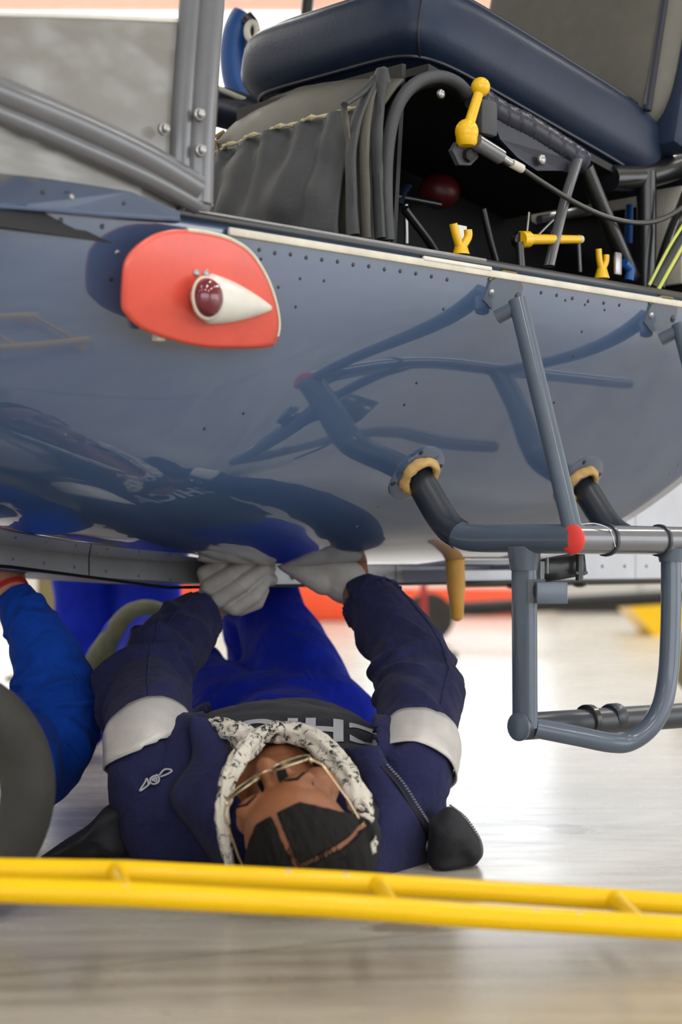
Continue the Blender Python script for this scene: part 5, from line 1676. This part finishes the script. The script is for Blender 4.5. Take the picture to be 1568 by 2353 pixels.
for s in 'lr':
    bt = MB()
    bt.capsule(J['an_' + s] + V((0, 0, 0.03)), J['an_' + s] + V((0, 0, -0.005)), 0.052, 0.055)
    bt.capsule(J['an_' + s] + V((0, 0, -0.01)), J['toe_' + s] + V((0, 0, 0.01)), 0.05, 0.044)
    bt_me = remesh(bt, 0.008, 4)
    for v in bt_me.vertices: v.co.z = max(v.co.z, 0.002)
    obj('boot', bt_me, M['boot'], person, angle=180)

# gloves
gl_l = MB()
for pts, r0 in (([(470, 1316, 2.945), (512, 1296, 2.935), (562, 1276, 2.97)], 0.0122), ([(482, 1348, 2.935), (532, 1318, 2.925), (590, 1284, 2.96)], 0.0136),
                ([(503, 1378, 2.93), (556, 1343, 2.92), (606, 1304, 2.955)], 0.0136), ([(540, 1398, 2.935), (586, 1370, 2.93), (612, 1330, 2.96)], 0.0122)):
    q = [at(*p) for p in pts]
    gl_l.capsule(q[0], q[1], r0 * 1.02, r0)
    gl_l.capsule(q[1], q[2], r0, r0 * 0.9)
    gl_l.capsule(q[2], q[2] + V((0.008, 0.03, -0.002)), r0 * 0.9, r0 * 0.85)
    gl_l.capsule(q[0], at(500, 1368, 2.965), r0, 0.022)
gl_l.capsule(at(496, 1372, 2.962), at(545, 1330, 2.985), 0.030, 0.032)
gl_l.capsule(at(506, 1376, 2.965), at(516, 1366, 2.965), 0.029, 0.031)
gl_l.capsule(at(552, 1400, 2.96), at(592, 1386, 2.965), 0.0115, 0.0105)
gl_l.capsule(at(592, 1386, 2.965), at(606, 1356, 2.985), 0.0105, 0.0095)
gm = remesh(gl_l, 0.0020, 2, 0.35)
obj('glove', gm, M['glove'], person, angle=180, label='pale grey knitted glove')
gl_r = glove(J['wr_r'] + V((-0.026, 0.010, 0.016)), V((-0.72, 0.30, 0.50)), V((0.25, -0.9, 0.45)), -1, 1.15, curl=0.55, thumb=1)
gm = remesh(gl_r, 0.0026, 3, 0.4)
obj('glove', gm, M['glove'], person, angle=180)

# ================= second mechanic at the left edge (arm in view) =================
BX = -0.67
J2 = dict(neck=V((BX, 2.45, 0.11)), chest=V((BX - 0.02, 2.72, 0.115)), pelvis=V((BX - 0.10, 3.10, 0.11)),
          sh_r=at(8, 1808, 2.66), sh_l=V((BX - 0.19, 2.56, 0.11)), el_r=at(142, 1640, 2.80), el_l=V((BX - 0.36, 2.74, 0.10)), wr_r=at(28, 1372, 2.86), wr_l=V((BX - 0.28, 2.9, 0.24)),
          hip_l=V((BX - 0.19, 3.12, 0.11)), hip_r=V((BX - 0.04, 3.14, 0.11)), kn_l=V((BX - 0.34, 3.5, 0.12)), kn_r=V((BX - 0.22, 3.52, 0.13)),
          an_l=V((BX - 0.48, 3.88, 0.075)), an_r=V((BX - 0.36, 3.92, 0.075)), toe_l=V((BX - 0.56, 3.96, 0.14)), toe_r=V((BX - 0.42, 4.02, 0.14)))
J2['ha_r'] = at(0, 1318, 2.88); J2['ha_l'] = V((BX - 0.27, 2.94, 0.30))
fw2 = V((0.1, -0.1, 0.98)).normalized(); er2 = V((0.98, 0.1, -0.1)); er2 = (er2 - fw2 * er2.dot(fw2)).normalized(); cr2 = er2.cross(fw2)
b2, HP2, Mh2 = body_mesh(J2, {'wa': 0.03, 'ea': 0.024, 'ua': 0.028}, 0.006, (V((BX, 2.24, 0.125)), er2, fw2, cr2, 1.0))
b2.polygons.foreach_set('use_smooth', [True] * len(b2.polygons))
b2.materials.append(M['skin2'])
p2 = link('person', b2, None, (BX, 2.7, 0.0))
tag(p2, 'person at the left edge in mid blue sleeve, red string on the raised wrist', 'person')
st2 = [(-40, 1835, 2.64, 100), (30, 1805, 2.68, 100), (92, 1752, 2.74, 100), (126, 1690, 2.77, 104), (134, 1625, 2.79, 104), (118, 1545, 2.81, 92), (82, 1462, 2.83, 74), (48, 1400, 2.85, 56), (32, 1374, 2.86, 48)]
path, rad, mod = sleeve(st2, 41, amp=0.9)
obj('sleeve', MB().tube(path, rad, 96, caps=False, mod=mod), M['royal2'], p2, angle=180, label='mid blue overall sleeve').modifiers.new('t', 'SOLIDIFY').thickness = 0.004
ov = MB()
ov.ell((BX, 2.66, 0.11), 0.20, 0.19, 0.105); ov.ell((BX - 0.05, 2.92, 0.11), 0.175, 0.26, 0.108)
ov.capsule(J2['sh_l'], J2['sh_r'] + V((-0.06, 0, 0.01)), 0.10, 0.095)
ov.capsule(J2['neck'], J2['sh_r'] + V((0, 0, 0.02)), 0.075, 0.09); ov.capsule(J2['sh_r'] + V((0, 0, 0.02)), J2['sh_r'].lerp(J2['el_r'], 0.6), 0.085, 0.05)
ov.capsule(J2['sh_l'], J2['el_l'], 0.085, 0.07); ov.capsule(J2['el_l'], J2['wr_l'], 0.07, 0.055)
for s in 'lr':
    ov.capsule(J2['hip_' + s], J2['kn_' + s], 0.095, 0.078); ov.capsule(J2['kn_' + s], J2['an_' + s], 0.078, 0.062)
ov.capsule(J2['hip_l'], J2['hip_r'], 0.10, 0.10)
ovm = remesh(ov, 0.010, 6)
displace(ovm, twrinkle)
for v in ovm.vertices: v.co.z = max(v.co.z, 0.004)
obj('overall', ovm, M['royal2'], p2, angle=180)
wc2, wd2 = J2['wr_r'] + V((-0.006, 0, 0.006)), (J2['ha_r'] - J2['wr_r']).normalized()
wa1 = wd2.orthogonal().normalized(); wa2 = wd2.cross(wa1)
for k in range(2):
    obj('wrist_string', MB().tube([wc2 + wd2 * (0.004 * k) + (wa1 * math.cos(a) + wa2 * math.sin(a)) * 0.0325 for a in [2 * PI * j / 30 for j in range(31)]], 0.0022, 8), M['redstring'], p2, label='red string bracelet')
hm2 = glove(J2['wr_r'] + V((-0.01, 0.004, 0.012)), V((-0.45, 0.12, 0.85)), V((0.6, -0.7, 0.3)), 1, 0.98, curl=0.5, thumb=1)
obj('hand', remesh(hm2, 0.003, 3, 0.4), M['skin2'], p2, angle=180)
for s in 'lr':
    bt = MB()
    bt.capsule(J2['an_' + s], J2['toe_' + s], 0.058, 0.046)
    obj('boot', remesh(bt, 0.008, 4), M['boot'], p2, angle=180)
hb2 = bvh(b2)
cap = MB(); cap.ell(V((BX, 2.24, 0.125)) + cr2 * 0.03 - fw2 * 0.018, 0.079, 0.088, 0.083, Mh2)
obj('hair', cap, M['hair'], p2, angle=180)

# ================= third mechanic bending behind, legs in view =================
SX, SY = -0.60, 4.85
J3 = dict(hip_l=V((-0.70, SY + 0.02, 0.88)), hip_r=V((-0.53, SY - 0.04, 0.88)), kn_l=V((-0.685, SY - 0.02, 0.48)), kn_r=V((-0.515, SY - 0.06, 0.48)),
          an_l=V((-0.68, SY, 0.09)), an_r=V((-0.50, SY - 0.02, 0.09)), toe_l=V((-0.66, SY - 0.16, 0.035)), toe_r=V((-0.47, SY - 0.18, 0.035)),
          pelvis=V((-0.615, SY, 0.92)), chest=V((-0.56, SY - 0.34, 1.0)), neck=V((-0.53, SY - 0.55, 0.98)),
          sh_l=V((-0.72, SY - 0.48, 0.98)), sh_r=V((-0.36, SY - 0.50, 0.98)), el_l=V((-0.74, SY - 0.55, 0.72)), el_r=V((-0.33, SY - 0.56, 0.74)),
          wr_l=V((-0.66, SY - 0.72, 0.58)), wr_r=V((-0.38, SY - 0.74, 0.60)))
J3['ha_l'] = J3['wr_l'] + V((0.02, -0.07, -0.02)); J3['ha_r'] = J3['wr_r'] + V((-0.02, -0.07, -0.02))
fw3 = V((0.05, -0.5, -0.86)).normalized(); er3 = V((1, 0, 0)); er3 = (er3 - fw3 * er3.dot(fw3)).normalized()
cr3 = er3.cross(fw3)
if cr3.y > 0: er3 = -er3; cr3 = er3.cross(fw3)
b3, HP3, Mh3 = body_mesh(J3, {}, 0.008, (V((-0.52, SY - 0.74, 0.95)), er3, fw3, cr3, 1.0))
b3.polygons.foreach_set('use_smooth', [True] * len(b3.polygons))
b3.materials.append(M['skin2'])
p3 = link('person', b3, None, (SX, SY, 0.0))
tag(p3, 'person in bright blue overalls standing bent over behind the helicopter, only the legs showing', 'person')
ov = MB()
for s in 'lr':
    ov.capsule(J3['hip_' + s], J3['kn_' + s], 0.105, 0.088); ov.capsule(J3['kn_' + s], J3['an_' + s] + V((0, 0, 0.03)), 0.088, 0.078)
    ov.capsule(J3['sh_' + s], J3['el_' + s], 0.075, 0.062); ov.capsule(J3['el_' + s], J3['wr_' + s], 0.062, 0.045)
ov.capsule(J3['hip_l'], J3['hip_r'], 0.12, 0.12); ov.capsule(J3['pelvis'], J3['chest'], 0.135, 0.14); ov.capsule(J3['chest'], J3['neck'], 0.13, 0.08); ov.capsule(J3['sh_l'], J3['sh_r'], 0.085, 0.085)
ovm = remesh(ov, 0.012, 6)
displace(ovm, lambda p, n: 0.014 * fbm(p, 6) + 0.006 * math.sin(40 * p.z + 6 * noise.noise(p * 5)))
obj('overall', ovm, M['royal'], p3, angle=180, label='bright blue overall')
cap = MB(); cap.ell(HP3(0, -0.018, 0.03), 0.079, 0.09, 0.083, Mh3)
obj('hair', cap, M['hair'], p3, angle=180)
for s in 'lr':
    bt = MB()
    bt.capsule(J3['an_' + s] + V((0, 0, 0.03)), J3['an_' + s] + V((0, 0, -0.02)), 0.058, 0.058)
    bt.capsule(J3['an_' + s] + V((0, 0, -0.03)), J3['toe_' + s] + V((0, 0, 0.01)), 0.05, 0.045)
    bm_ = remesh(bt, 0.009, 4)
    for v in bm_.vertices: v.co.z = max(v.co.z, 0.0)
    obj('boot', bm_, M['boot'], p3, angle=180)
